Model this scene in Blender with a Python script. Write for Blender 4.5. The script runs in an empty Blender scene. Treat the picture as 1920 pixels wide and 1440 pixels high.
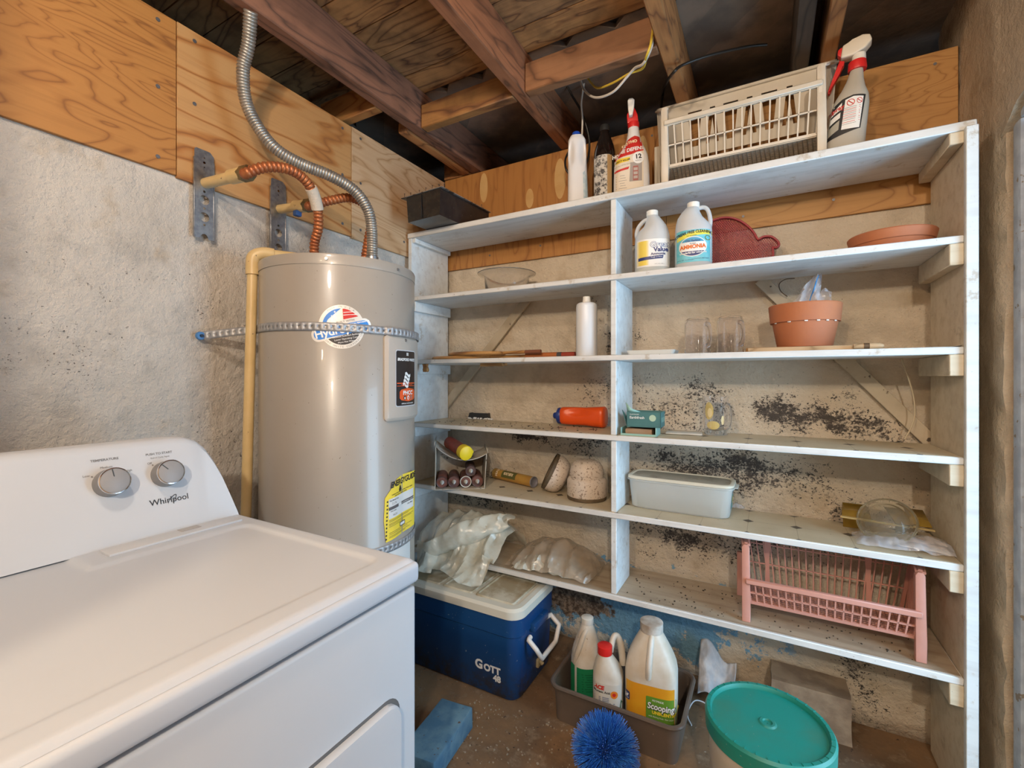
import bpy, bmesh, math, random
from mathutils import Vector, Matrix, noise

random.seed(7)
SC = bpy.context.scene
COL = SC.collection
PI = math.pi

# ------------------------------------------------------------------ camera
F = 850.0                      # focal length in pixels of the 1920x1440 frame
YAW = math.radians(29.2)
CZ = 1.27
HOR = 707.0                    # row of the horizon
cam = bpy.data.cameras.new('camera')
camo = bpy.data.objects.new('camera', cam)
COL.objects.link(camo)
cam.sensor_width = 36.0
cam.lens = F * 36.0 / 1920.0
cam.shift_y = -(720.0 - HOR) / 1920.0
cam.clip_start = 0.02
camo.location = (0, 0, CZ)
camo.rotation_euler = (PI / 2, 0, YAW)
SC.camera = camo

# ------------------------------------------------------------------ world and light
SC.view_settings.view_transform = 'Standard'
SC.view_settings.look = 'None'
SC.view_settings.gamma = 1.0
SC.view_settings.use_curve_mapping = False
SC.view_settings.exposure = 0.24
w = bpy.data.worlds.new('world')
SC.world = w
w.use_nodes = True
w.node_tree.nodes['Background'].inputs[0].default_value = (0.55, 0.75, 1.0, 1)
w.node_tree.nodes['Background'].inputs[1].default_value = 0.6


def lamp(name, kind, loc, energy, col, size=0.2, rot=(0, 0, 0), size_y=None):
    l = bpy.data.lights.new(name, kind)
    l.energy = energy
    l.color = col
    if kind == 'AREA':
        l.size = size
        if size_y:
            l.shape = 'RECTANGLE'
            l.size_y = size_y
    else:
        l.shadow_soft_size = size
    o = bpy.data.objects.new(name, l)
    COL.objects.link(o)
    o.location = loc
    o.rotation_euler = rot
    return o


# two bulbs hanging in the room behind the camera, an added fill lamp over the laundry,
# and daylight through the open doorway in the right-hand wall
lamp('ceiling_bulb', 'POINT', (0.55, -1.25, 2.2), 112, (1.0, 0.86, 0.70), 0.04)
lamp('laundry_bulb', 'POINT', (-0.62, 0.10, 2.28), 18, (1.0, 0.87, 0.73), 0.05)  # unseen fill, added to brighten the left wall and dryer
lamp('passage_bulb', 'POINT', (-0.36, -1.0, 2.25), 50, (1.0, 0.74, 0.48), 0.05)
lamp('door_daylight', 'AREA', (1.25, 1.25, 1.05), 40, (0.46, 0.74, 1.0), 1.8, (0, PI / 2, 0), 0.85)

# ------------------------------------------------------------------ pixel helpers
CC, SS = math.cos(YAW), math.sin(YAW)


def ray(u, v):
    r = (u - 960.0) / F
    return Vector((CC * r - SS, CC + SS * r, (HOR - v) / F))


CAM = Vector((0, 0, CZ))


def hx(u, v, X):
    d = ray(u, v)
    return CAM + d * (X / d.x)


def hy(u, v, Y):
    d = ray(u, v)
    return CAM + d * (Y / d.y)


def hz(u, v, Z):
    d = ray(u, v)
    return CAM + d * ((Z - CZ) / d.z)


def ht(u, v, t):
    return CAM + ray(u, v) * t


def px(u, Y):                      # metres per pixel for a thing at column u on plane Y
    return Y / ray(u, HOR).y / F


def face(x, y):                    # z-rotation that turns a thing's local -Y to the camera
    return math.atan2(-x, y)


# ------------------------------------------------------------------ node materials
class NB:
    def __init__(s, name):
        s.m = bpy.data.materials.new(name)
        s.m.use_nodes = True
        s.nt = s.m.node_tree
        s.b = s.nt.nodes['Principled BSDF']
        tc = s.nt.nodes.new('ShaderNodeTexCoord')
        s.co = tc.outputs['Object']

    def n(s, t, ins=(), **props):
        nd = s.nt.nodes.new('ShaderNode' + t)
        for k, v in props.items():
            setattr(nd, k, v)
        for k, v in (ins.items() if isinstance(ins, dict) else enumerate(ins)):
            if isinstance(v, bpy.types.NodeSocket):
                s.nt.links.new(v, nd.inputs[k])
            elif v is not None:
                nd.inputs[k].default_value = v
        return nd

    def set(s, **kw):
        for k, v in kw.items():
            k = {'col': 'Base Color', 'rough': 'Roughness', 'metal': 'Metallic', 'trans': 'Transmission Weight',
                 'alpha': 'Alpha', 'ior': 'IOR', 'normal': 'Normal', 'coat': 'Coat Weight', 'emit': 'Emission Color',
                 'emits': 'Emission Strength', 'spec': 'Specular IOR Level', 'sss': 'Subsurface Weight'}[k]
            if isinstance(v, bpy.types.NodeSocket):
                s.nt.links.new(v, s.b.inputs[k])
            else:
                if isinstance(v, tuple) and len(v) == 3 and k in ('Base Color', 'Emission Color'):
                    v = v + (1,)
                s.b.inputs[k].default_value = v
        return s.m

    def math(s, op, a, b=0.0, c=0.0, clamp=False):
        return s.n('Math', (a, b, c), operation=op, use_clamp=clamp).outputs[0]

    def noise(s, scale, detail=4, rough=.55, co=None, dist=0.0):
        return s.n('TexNoise', {'Vector': co or s.co, 'Scale': scale, 'Detail': detail, 'Roughness': rough,
                                'Distortion': dist}).outputs['Fac']

    def mapped(s, scale=(1, 1, 1), rot=(0, 0, 0), loc=(0, 0, 0)):
        return s.n('Mapping', {'Vector': s.co, 'Scale': scale, 'Rotation': rot, 'Location': loc}).outputs[0]

    def ramp(s, fac, stops):
        nd = s.n('ValToRGB', (fac,))
        cr = nd.color_ramp
        while len(cr.elements) < len(stops):
            cr.elements.new(0.5)
        for e, (p, c) in zip(cr.elements, stops):
            e.position = p
            e.color = tuple(c) + (1,) if len(c) == 3 else c
        return nd.outputs[0]

    def step(s, fac, a, b):            # smooth 0..1 between a and b
        return s.n('MapRange', {0: fac, 1: a, 2: b, 3: 0.0, 4: 1.0}, interpolation_type='SMOOTHSTEP').outputs[0]

    def mix(s, fac, a, b):
        nd = s.n('Mix', data_type='RGBA')
        for i, v in ((0, fac), (6, a), (7, b)):
            if isinstance(v, bpy.types.NodeSocket):
                s.nt.links.new(v, nd.inputs[i])
            else:
                nd.inputs[i].default_value = v if not isinstance(v, tuple) else (v + (1,) if len(v) == 3 else v)
        return nd.outputs[2]

    def blob(s, c, r, co=None):        # 1 in the middle of an ellipsoid, 0 at its edge
        d = s.n('VectorMath', (co or s.co, c), operation='SUBTRACT').outputs[0]
        d = s.n('VectorMath', (d, tuple(1 / x for x in r)), operation='MULTIPLY').outputs[0]
        l = s.n('VectorMath', (d,), operation='LENGTH').outputs['Value']
        return s.math('SUBTRACT', 1.0, l, clamp=True)

    def bump(s, h, strength=.3, dist=.01):
        return s.n('Bump', {'Height': h, 'Strength': strength, 'Distance': dist}).outputs[0]


MATS = {}


def mat(name, col, rough=.5, metal=0, col2=None, vs=6, bump=0, bs=60, specks=0, ss=70, sc=(.1, .07, .05), **kw):
    if name in MATS:
        return MATS[name]
    b = NB(name)
    c = col
    if col2:
        c = b.mix(b.step(b.noise(vs, 5), .35, .65), col, col2)
    if specks:
        f = b.step(b.noise(ss, 3, .6), .72 - specks, .76 - specks)
        c = b.mix(f, c, sc)
    b.set(col=c, rough=rough, metal=metal, **kw)
    if bump:
        b.set(normal=b.bump(b.noise(bs, 4), bump, .004))
    MATS[name] = b.m
    return b.m


def wood(name, c1, c2, c3, grain='X', rings=9, scale=1.6, rough=.6, fine=.25, dark=0, knots=True):
    if name in MATS:
        return MATS[name]
    b = NB(name)
    st = {'X': (.22, 1, 1), 'Y': (1, .22, 1), 'Z': (1, 1, .22)}[grain]
    oi = b.n('ObjectInfo').outputs['Location']
    base = b.n('VectorMath', (b.mapped(st), oi), operation='ADD').outputs[0]
    nz = b.noise(scale * 3, 3, .5, base, .4)
    band = b.math('PINGPONG', b.math('MULTIPLY', nz, rings), 0.5)
    band = b.math('MULTIPLY', band, 2.0)
    c = b.ramp(band, [(0, c3), (.16, c2), (.5, c1), (1, c1)])
    st2 = {'X': (3, 90, 90), 'Y': (90, 3, 90), 'Z': (90, 90, 3)}[grain]
    f = b.noise(1.0, 3, .6, b.mapped(st2))
    c = b.mix(b.math('MULTIPLY', b.step(f, .45, .75), fine), c, c3)
    big = b.noise(2.2, 3, .5)
    c = b.mix(b.math('MULTIPLY', b.step(big, .45, .7), .35), c, c2)
    if dark:
        c = b.mix(b.math('MULTIPLY', b.step(b.noise(9, 5), .4, .7), dark), c, (.02, .012, .008))
    b.set(col=c, rough=rough, normal=b.bump(f, .15, .002))
    MATS[name] = b.m
    return b.m


# ------------------------------------------------------------------ mesh builder
def frames(pts, closed=False):
    pts = [Vector(p) for p in pts]
    n = len(pts)
    ts = []
    for i in range(n):
        a = pts[i - 1] if (i or closed) else pts[0]
        c = pts[(i + 1) % n] if (i < n - 1 or closed) else pts[-1]
        ts.append((c - a).normalized())
    up = Vector((0, 0, 1)) if abs(ts[0].z) < .9 else Vector((1, 0, 0))
    x = ts[0].cross(up).normalized()
    out = []
    for i in range(n):
        if i:
            ax = ts[i - 1].cross(ts[i])
            if ax.length > 1e-7:
                x = Matrix.Rotation(ts[i - 1].angle(ts[i]), 3, ax.normalized()) @ x
        x = (x - ts[i] * x.dot(ts[i])).normalized()
        out.append((pts[i], x, ts[i].cross(x)))
    return out


def smooth_path(pts, k=6):
    pts = [Vector(p) for p in pts]
    out = []
    for i in range(len(pts) - 1):
        p0, p1, p2, p3 = pts[max(i - 1, 0)], pts[i], pts[i + 1], pts[min(i + 2, len(pts) - 1)]
        for j in range(k):
            t = j / k
            out.append(.5 * ((2 * p1) + (p2 - p0) * t + (2 * p0 - 5 * p1 + 4 * p2 - p3) * t * t
                             + (3 * p1 - p0 - 3 * p2 + p3) * t ** 3))
    out.append(pts[-1])
    return out


class G:
    def __init__(s):
        s.bm = bmesh.new()

    def grid(s, rows, closed_u=False, cap0=False, cap1=False):
        vs = [[s.bm.verts.new(p) for p in row] for row in rows]
        n = len(vs[0])
        for a, b in zip(vs, vs[1:]):
            for i in range(n if closed_u else n - 1):
                j = (i + 1) % n
                try:
                    s.bm.faces.new((a[i], a[j], b[j], b[i]))
                except ValueError:
                    pass
        if cap0:
            s.bm.faces.new(list(reversed(vs[0])))
        if cap1:
            s.bm.faces.new(vs[-1])
        return s

    def box(s, x0, x1, y0, y1, z0, z1, bev=0, seg=2, M=None):
        g = bmesh.ops.create_cube(s.bm, size=1)
        vs = g['verts']
        for v in vs:
            v.co = Vector(((x0 + x1) / 2 + v.co.x * (x1 - x0), (y0 + y1) / 2 + v.co.y * (y1 - y0),
                           (z0 + z1) / 2 + v.co.z * (z1 - z0)))
            if M is not None:
                v.co = M @ v.co
        if bev:
            es = list({e for v in vs for e in v.link_edges})
            bmesh.ops.bevel(s.bm, geom=es, offset=bev, segments=seg, affect='EDGES', profile=.6)
        return s

    def beam(s, p0, p1, wd, hh, up=(0, 0, 1), bev=0):       # rectangular bar from p0 to p1
        p0, p1 = Vector(p0), Vector(p1)
        t = (p1 - p0).normalized()
        x = t.cross(Vector(up)).normalized()
        y = x.cross(t)
        M = Matrix((x, t, y)).transposed().to_4x4()
        M.translation = (p0 + p1) / 2
        L = (p1 - p0).length
        return s.box(-wd / 2, wd / 2, -L / 2, L / 2, -hh / 2, hh / 2, bev, 1, M)

    def cyl(s, p0, p1, r, r2=None, n=20, cap=True):
        p0, p1 = Vector(p0), Vector(p1)
        t = (p1 - p0).normalized()
        x = t.cross(Vector((0, 0, 1)) if abs(t.z) < .9 else Vector((1, 0, 0))).normalized()
        y = t.cross(x)
        rows = []
        for p, rr in ((p0, r), (p1, r if r2 is None else r2)):
            rows.append([p + (x * math.cos(2 * PI * i / n) + y * math.sin(2 * PI * i / n)) * rr for i in range(n)])
        return s.grid(rows, True, cap, cap)

    def tube(s, pts, r, n=10, closed=False, fl=1.0, cap=True):
        fr = frames(pts, closed)
        rows = []
        for i, (p, x, y) in enumerate(fr):
            rr = r(i / (len(fr) - 1)) if callable(r) else r
            rows.append([p + x * (math.cos(2 * PI * k / n) * rr) + y * (math.sin(2 * PI * k / n) * rr * fl)
                         for k in range(n)])
        if closed:
            rows.append(rows[0])
            s.grid(rows, True)
            bmesh.ops.remove_doubles(s.bm, verts=s.bm.verts, dist=1e-6)
            return s
        return s.grid(rows, True, cap, cap)

    def lathe(s, prof, n=32, c=(0, 0, 0), M=None, cap0=True, cap1=True):
        rows = []
        for r, z in prof:
            row = [Vector((c[0] + r * math.cos(2 * PI * k / n), c[1] + r * math.sin(2 * PI * k / n), c[2] + z))
                   for k in range(n)]
            rows.append([M @ p for p in row] if M is not None else row)
        return s.grid(rows, True, cap0, cap1)

    def loft(s, secs, n=32, cap0=True, cap1=True):
        rows = []
        for z, cx, cy, rx, ry, e in secs:
            rows.append([Vector((cx + rx * se(math.cos(2 * PI * k / n), e), cy + ry * se(math.sin(2 * PI * k / n), e), z))
                         for k in range(n)])
        return s.grid(rows, True, cap0, cap1)

    def poly(s, pts):
        s.bm.faces.new([s.bm.verts.new(p) for p in pts])
        return s

    def prism(s, pts, f, d0, d1):       # outline pts (x, y), f(x, y, depth) -> point
        a = [s.bm.verts.new(f(x, y, d0)) for x, y in pts]
        b = [s.bm.verts.new(f(x, y, d1)) for x, y in pts]
        n = len(a)
        s.bm.faces.new(a)
        s.bm.faces.new(list(reversed(b)))
        for i in range(n):
            s.bm.faces.new((a[i], b[i], b[(i + 1) % n], a[(i + 1) % n]))
        return s

    def torus(s, c, R, r, n=40, m=8, ax=None):
        pts = [Vector((R * math.cos(2 * PI * i / n), R * math.sin(2 * PI * i / n), 0)) for i in range(n)]
        M = ax if ax is not None else Matrix.Identity(4)
        return s.tube([M @ p + Vector(c) for p in pts], r, m, True)

    def roughen(s, amp, freq, axes=(1, 1, 1)):
        for v in s.bm.verts:
            d = noise.noise_vector(v.co * freq) * amp
            v.co += Vector((d.x * axes[0], d.y * axes[1], d.z * axes[2]))
        return s

    def sub(s, n=1):
        bmesh.ops.subdivide_edges(s.bm, edges=s.bm.edges, cuts=n, use_grid_fill=True)
        return s

    def build(s, name, m, parent=None, ang=40, loc=None, rot=None, recalc=True):
        if recalc:
            bmesh.ops.recalc_face_normals(s.bm, faces=s.bm.faces)
        me = bpy.data.meshes.new(name)
        s.bm.to_mesh(me)
        s.bm.free()
        return link(name, me, m, parent, ang, loc, rot)


def se(c, e):
    return math.copysign(abs(c) ** (2.0 / e), c)


def link(name, me, m, parent=None, ang=40, loc=None, rot=None):
    me.shade_smooth()
    me.set_sharp_from_angle(angle=math.radians(ang))
    me.materials.clear()
    me.materials.append(m)
    o = bpy.data.objects.new(name, me)
    COL.objects.link(o)
    if parent is not None:
        o.parent = parent
    if loc is not None:
        o.location = loc
    if rot is not None:
        o.rotation_euler = rot
    return o


def T(name, label, cat, loc=(0, 0, 0), rz=0, group=None, rot=None):
    o = bpy.data.objects.new(name, None)
    o.empty_display_size = .05
    COL.objects.link(o)
    o.location = loc
    o.rotation_euler = rot or (0, 0, rz)
    return tag(o, label, cat, group)


def tag(o, label, cat, group=None, kind=None):
    o['label'] = label
    o['category'] = cat
    if group:
        o['group'] = group
    if kind:
        o['kind'] = kind
    return o


def struct(o, label=None):
    o['kind'] = 'structure'
    if label:
        o['label'] = label
    return o


def curve_mesh(c):
    o = bpy.data.objects.new('tmp', c)
    COL.objects.link(o)
    dg = bpy.context.evaluated_depsgraph_get()
    me = bpy.data.meshes.new_from_object(o.evaluated_get(dg))
    bpy.data.objects.remove(o)
    bpy.data.curves.remove(c)
    return me


def plate(name, loops, th, f, m, parent=None, ang=40):
    """flat plate with holes; f maps (x, y, depth) to a point"""
    c = bpy.data.curves.new('tmp', 'CURVE')
    c.dimensions = '2D'
    c.fill_mode = 'BOTH'
    c.extrude = th / 2
    for lp in loops:
        sp = c.splines.new('POLY')
        sp.points.add(len(lp) - 1)
        for p, q in zip(sp.points, lp):
            p.co = (q[0], q[1], 0, 1)
        sp.use_cyclic_u = True
    me = curve_mesh(c)
    me.name = name
    for v in me.vertices:
        v.co = f(v.co.x, v.co.y, v.co.z)
    o = link(name, me, m, parent, ang)
    return o


def text(s, size, f, m, parent, at=(0, 0), rot=0, bold=0.0, shear=0.0, sx=1.0, name='lettering', arc=0, align='CENTER'):
    c = bpy.data.curves.new('tmp', 'FONT')
    c.body = s
    c.size = size
    c.align_x = align
    c.align_y = 'CENTER'
    c.offset = bold
    c.shear = shear
    c.resolution_u = 3
    me = curve_mesh(c)
    me.name = name
    cr, sr = math.cos(rot), math.sin(rot)
    for v in me.vertices:
        x, y = v.co.x * sx, v.co.y
        y += arc * x * x
        v.co = f(at[0] + x * cr - y * sr, at[1] + x * sr + y * cr)
    return link(name, me, m, parent)


def patch(name, pts, f, m, parent, cut=0, pt=None):
    """flat printed shape laid on a surface: outline pts (x, y), f(x, y) -> point"""
    bm = bmesh.new()
    bm.faces.new([bm.verts.new((x, y, 0)) for x, y in pts])
    if cut:
        for ax in (0, 1):
            lo = min(p[ax] for p in pts)
            hi = max(p[ax] for p in pts)
            k = int((hi - lo) / cut)
            for i in range(1, k + 1):
                co = [0, 0, 0]
                no = [0, 0, 0]
                co[ax] = lo + (hi - lo) * i / (k + 1)
                no[ax] = 1
                bmesh.ops.bisect_plane(bm, geom=bm.verts[:] + bm.edges[:] + bm.faces[:], plane_co=co, plane_no=no)
    for v in bm.verts:
        v.co = f(v.co.x, v.co.y)
    bmesh.ops.triangulate(bm, faces=[q for q in bm.faces if len(q.verts) > 4])
    me = bpy.data.meshes.new(name)
    bm.to_mesh(me)
    bm.free()
    return link(name, me, m, parent)


def rect(x0, x1, y0, y1):
    return [(x0, y0), (x1, y0), (x1, y1), (x0, y1)]


def rrect(x0, x1, y0, y1, r, k=5):
    out = []
    for cx, cy, a in ((x1 - r, y0 + r, -PI / 2), (x1 - r, y1 - r, 0), (x0 + r, y1 - r, PI / 2), (x0 + r, y0 + r, PI)):
        for i in range(k + 1):
            t = a + PI / 2 * i / k
            out.append((cx + r * math.cos(t), cy + r * math.sin(t)))
    return out


def ell(cx, cy, rx, ry, n=28):
    return [(cx + rx * math.cos(2 * PI * i / n), cy + ry * math.sin(2 * PI * i / n)) for i in range(n)]


def front(secs, eps=.0006):
    """maps (x, z) onto the front (local -Y) of a loft"""
    def f(x, z, d=0.0):
        a = secs[0]
        b = secs[-1]
        for p, q in zip(secs, secs[1:]):
            if p[0] <= z <= q[0] and q[0] > p[0]:
                a, b = p, q
                break
        t = 0 if b[0] == a[0] else min(1, max(0, (z - a[0]) / (b[0] - a[0])))
        cx, cy, rx, ry, e = (a[i] + (b[i] - a[i]) * t for i in range(1, 6))
        k = min(1, abs((x - cx) / rx))
        return Vector((x, cy - ry * (1 - k ** e) ** (1 / e) - eps - d, z))
    return f


def lay(f, d):
    return lambda x, y: f(x, y, d)


# ------------------------------------------------------------------ common materials
W_PLASTIC = mat('white_plastic', (.80, .80, .78), .4, col2=(.72, .71, .67), vs=14)
BLACK = mat('print_black', (.015, .015, .017), .55)
WHITE = mat('print_white', (.82, .82, .80), .5)
RED = mat('print_red', (.55, .025, .02), .45)
BLUEP = mat('print_blue', (.03, .16, .62), .45)
NAVY = mat('print_navy', (.015, .03, .16), .45)
YELLOWP = mat('print_yellow', (.85, .62, .04), .5)
GREYP = mat('print_grey', (.22, .22, .22), .5)
GALV = mat('galvanised_steel', (.42, .43, .44), .38, .9, (.30, .31, .33), 60)

# ================================================================== the room
WX, BY = -1.60, 2.07               # left wall and back wall faces
RX = .57                           # right wall face
PLYZ0, PLYZ1 = 1.875, 2.38


def concrete(name, base, base2, mold_z=None, blue=False, mold=1.0):
    b = NB(name)
    c = b.mix(b.step(b.noise(2.3, 6, .6), .35, .68), base, base2)
    c = b.mix(b.math('MULTIPLY', b.step(b.noise(9, 5, .6), .48, .72), .5), c, tuple(x * .72 for x in base2))
    c = b.mix(b.math('MULTIPLY', b.step(b.noise(5, 4, .6, b.mapped((1, 1, 1), loc=(3, 7, 1))), .56, .72), .45), c, (.46, .34, .20))
    if blue:
        bl = b.blob((-.55, 2.07, .22), (.70, .5, .27))
        bl2 = b.blob((-1.25, 2.07, .78), (.5, .5, .5))
        f = b.math('ADD', b.math('MULTIPLY', bl, 1.45), b.math('MULTIPLY', b.math('SUBTRACT', b.noise(9, 7, .75), .5), 3.4))
        c = b.mix(b.math('MULTIPLY', b.math('MULTIPLY', b.step(f, .42, .5), b.step(bl, .0, .15)), .85), c, (.11, .35, .55))
        br = b.blob((-.80, 2.07, .19), (.25, .5, .15))
        f = b.math('ADD', br, b.math('MULTIPLY', b.math('SUBTRACT', b.noise(14, 6, .7), .5), 1.3))
        c = b.mix(b.step(f, .34, .46), c, b.mix(b.step(b.noise(40, 4, .7), .4, .6), (.10, .065, .045), (.33, .24, .17)))
        c = b.mix(b.math('MULTIPLY', b.step(bl2, .2, .9), .0), c, (.3, .4, .35))
    # specks of mould, thick in bands
    big = b.noise(2.1, 4, .6, b.mapped((.55, 1, 1.3), loc=(5, 2, 9)))
    if mold_z is not None:
        bands = None
        nv = b.n('TexNoise', {'Vector': b.co, 'Scale': 4.5, 'Detail': 5, 'Roughness': .6}).outputs['Color']
        wc = b.n('VectorMath', (nv, (.5, .5, .5)), operation='SUBTRACT').outputs[0]
        wc = b.n('VectorMath', (wc, (.75, .75, .45)), operation='MULTIPLY').outputs[0]
        wc = b.n('VectorMath', (b.co, wc), operation='ADD').outputs[0]
        for (cx, cz, rx, rz, k) in mold_z:
            q = b.math('MULTIPLY', b.blob((cx, BY if blue else WX, cz), (rx, 9, rz), wc) if blue else
                       b.blob((WX, cx, cz), (9, rx, rz), wc), k)
            bands = q if bands is None else b.math('MAXIMUM', bands, q)
        wv = b.noise(5.5, 5, .65, b.mapped((.7, 1, 1.6), loc=(2, 5, 3)), .6)
        bands = b.math('MULTIPLY', bands, b.math('MULTIPLY_ADD', wv, 2.4, -.25))
        big = b.math('ADD', b.math('MULTIPLY', big, .35), b.math('MULTIPLY', bands, .66))
    else:
        big = b.math('MULTIPLY', big, .5)
    c = b.mix(b.math('MULTIPLY', b.step(b.math('ADD', big, b.math('MULTIPLY', b.noise(16, 6, .7), .35)), .62, 1.05), .5), c, (.24, .20, .17))
    sp = b.noise(105, 5, .7, b.mapped((1, 1, 1.25), loc=(1, 1, 4)), .3)
    f = b.math('ADD', b.math('MULTIPLY', big, .42 * mold), sp)
    c = b.mix(b.step(f, .745, .80), c, (.075, .065, .058))
    sp2 = b.noise(38, 6, .75, b.mapped((1, 1, 1), loc=(8, 3, 4)))
    f = b.math('ADD', b.math('MULTIPLY', big, .4 * mold), sp2)
    c = b.mix(b.math('MULTIPLY', b.step(f, .755, .83), .8), c, (.10, .085, .075))
    h = b.math('ADD', b.noise(45, 6, .7), b.math('MULTIPLY', b.noise(7, 4, .5), 1.5))
    b.set(col=c, rough=.85, normal=b.bump(h, .8, .02), spec=.25)
    return b.m


M_LEFT = concrete('plaster_left', (.70, .655, .595), (.58, .535, .475),
                  [(.35, 1.35, .5, .22, .45), (.9, 1.05, .35, .2, .35), (.62, 1.0, .2, .1, .7), (1.3, 1.6, .6, .4, .4), (.55, 1.55, .3, .06, .35), (.8, 1.5, .14, .07, .5)], False, .95)
M_BACK = concrete('plaster_back', (.75, .66, .53), (.67, .56, .42),
                  [(.12, 1.13, .42, .13, 1.05), (-.35, 1.12, .5, .2, .7), (-.2, .90, .7, .16, .95), (.25, .80, .4, .14, .7),
                   (-1.05, .96, .3, .1, .95), (-.8, .98, .25, .14, .8), (-1.3, .66, .4, .12, .9), (-.25, .62, .6, .16, .9),
                   (-.62, 1.5, .14, .3, .6), (.3, .22, .2, .25, .8), (-.6, 1.15, .2, .3, .6)], True, 1.0)
M_RIGHT = concrete('plaster_right', (.70, .59, .45), (.60, .48, .34), None, False, .6)
M_FLOOR = None
b = NB('floor_concrete')
c = b.mix(b.step(b.noise(3, 6, .6), .35, .65), (.25, .145, .07), (.13, .08, .045))
c = b.mix(b.step(b.noise(12, 6, .7), .52, .68), c, (.26, .18, .11))
c = b.mix(b.step(b.noise(60, 4, .7), .64, .70), c, (.35, .29, .22))
c = b.mix(b.step(b.noise(38, 5, .7, b.mapped(loc=(3, 3, 3))), .62, .68), c, (.025, .02, .018))
b.set(col=c, rough=.75, normal=b.bump(b.noise(30, 6), .4, .008))
M_FLOOR = b.m

struct(G().box(-2.3, 2.2, -3.1, 2.7, -.1, 0).build('floor', M_FLOOR), 'dirty brown concrete floor')


def slab(x0, x1, y0, y1, z0, z1, seg, amp, freq=9):
    """box with one finely divided skin, slightly uneven"""
    g = G().box(x0, x1, y0, y1, z0, z1)
    for k, (lo, hi) in enumerate(((x0, x1), (y0, y1), (z0, z1))):
        n = int((hi - lo) / seg)
        for i in range(1, n):
            co = [0, 0, 0]
            no = [0, 0, 0]
            co[k] = lo + (hi - lo) * i / n
            no[k] = 1
            bmesh.ops.bisect_plane(g.bm, geom=g.bm.verts[:] + g.bm.edges[:] + g.bm.faces[:], plane_co=co, plane_no=no)
    return g.roughen(amp, freq)


wl = struct(slab(WX - .25, WX, -.62, BY + .25, 0, 2.2, .06, .004).build('wall_left', M_LEFT, ang=180), 'rough whitewashed concrete wall behind the dryer')
wb = struct(slab(WX - .2, RX + .25, BY, BY + .25, 0, 2.2, .06, .004).build('wall_back', M_BACK, ang=180), 'mould-spotted whitewashed concrete wall behind the shelves')
# right wall: a pier beside the shelves, then the doorway
DY = 1.745
wr = G()
wr.bm.free()
wr = slab(RX, RX + .3, DY, BY + .2, 0, 2.6, .035, .006, 16)
for v in wr.bm.verts:
    if v.co.y < DY + .02 and v.co.x < RX + .02:
        d = noise.noise(v.co * 14) * .012 + noise.noise(v.co * 45) * .004
        v.co.x += .006 + d
        v.co.y += .004 + d
wr = struct(wr.build('wall_right', M_RIGHT, ang=60), 'stained plaster pier beside the doorway')
lin = slab(RX, RX + .3, .93, DY + .01, 2.0, 2.6, .045, .006, 14)
for v in lin.bm.verts:
    if v.co.z < 2.03 and v.co.y > DY - .12:
        v.co.z -= max(0, (v.co.y - (DY - .10))) * .55
lin.build('lintel', M_RIGHT, wr, 60)
slab(RX, RX + .3, -3.0, .93, 0, 2.6, .25, .003).build('near_pier', M_RIGHT, wr, 60)
wf = struct(slab(-1.9, -.62, -.64, -.36, 0, 2.6, .2, .003).build('wall_front', M_RIGHT, ang=60), 'plaster stub wall beside the dryer')  # added out of view so its edge casts the left wall's shadow
struct(G().box(-2.3, RX + .3, -3.2, -3.0, 0, 2.7).build('wall_rear', M_RIGHT), 'plaster wall of the room beyond')
struct(G().box(-2.4, -2.2, -3.0, -.5, 0, 2.7).build('wall_far', M_RIGHT), 'plaster side wall of the room beyond')

# door frame in the right-hand opening
M_FRAME = mat('peeling_frame_paint', (.55, .60, .66), .6, col2=(.42, .46, .52), vs=20, bump=.4, bs=30, specks=.10, ss=25, sc=(.30, .24, .18))
dr = struct(G().box(.588, .75, 1.700, 1.742, 0, 1.955, .004).build('door_1', M_FRAME), 'peeling bluish white door jamb')
G().box(.602, .66, 1.675, 1.70, 0, 1.94, .003).build('door_stop', M_FRAME, dr)
G().box(.588, .75, .95, 1.70, 1.955, 1.99, .003).build('head_jamb', M_FRAME, dr)

# plywood band along both walls
PLY = []
for k, (a, bb_, c_) in enumerate((((.42, .19, .048), (.36, .152, .036), (.235, .092, .022)),
                                  ((.50, .275, .105), (.40, .17, .045), (.26, .10, .03)),
                                  ((.56, .375, .22), (.50, .315, .165), (.37, .21, .095)),
                                  ((.44, .205, .055), (.39, .17, .045), (.28, .11, .03)),
                                  ((.46, .235, .07), (.41, .20, .056), (.30, .13, .036)))):
    PLY.append(wood('plywood_%d' % k, a, bb_, c_, 'Y' if k < 3 else ('Z' if k == 3 else 'X'), (24, 9, 16, 9, 18)[k], 1.5 if k < 3 else 2.0, .6, .25))
ys = [-.6, hx(331, 300, WX + .012).y, hx(659, 300, WX + .012).y, BY - .014]
SCREW = mat('screw_grey', (.20, .20, .21), .5, .7)
for i in range(3):
    z1 = PLYZ1 - .012 + i * .002
    o = G().box(WX + .001, WX + .013, ys[i] + .0012, ys[i + 1] - .0012, 1.893 - .006 * i, z1, .0012, 1).build('plywood_panel', PLY[i], wl)
    o['label'] = ['amber plywood panel above the dryer', 'blotchy orange plywood panel behind the pipes', 'pale plywood panel by the corner'][i]
    for (yy, zz) in ((ys[i + 1] - .05, 1.93), (ys[i + 1] - .05, 2.14), (ys[i + 1] - .05, 2.34), (ys[i] + .05, 1.93), (ys[i] + .05, 2.14), (ys[i] + .05, 2.34),
                     ((ys[i] + ys[i + 1]) / 2, 1.95)):
        G().cyl((WX + .0132, yy, zz), (WX + .0145, yy, zz), .006, n=10).build('screw', SCREW, o)
xs = [WX + .014, hy(1250, 250, BY).x, RX - .004]
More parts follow.
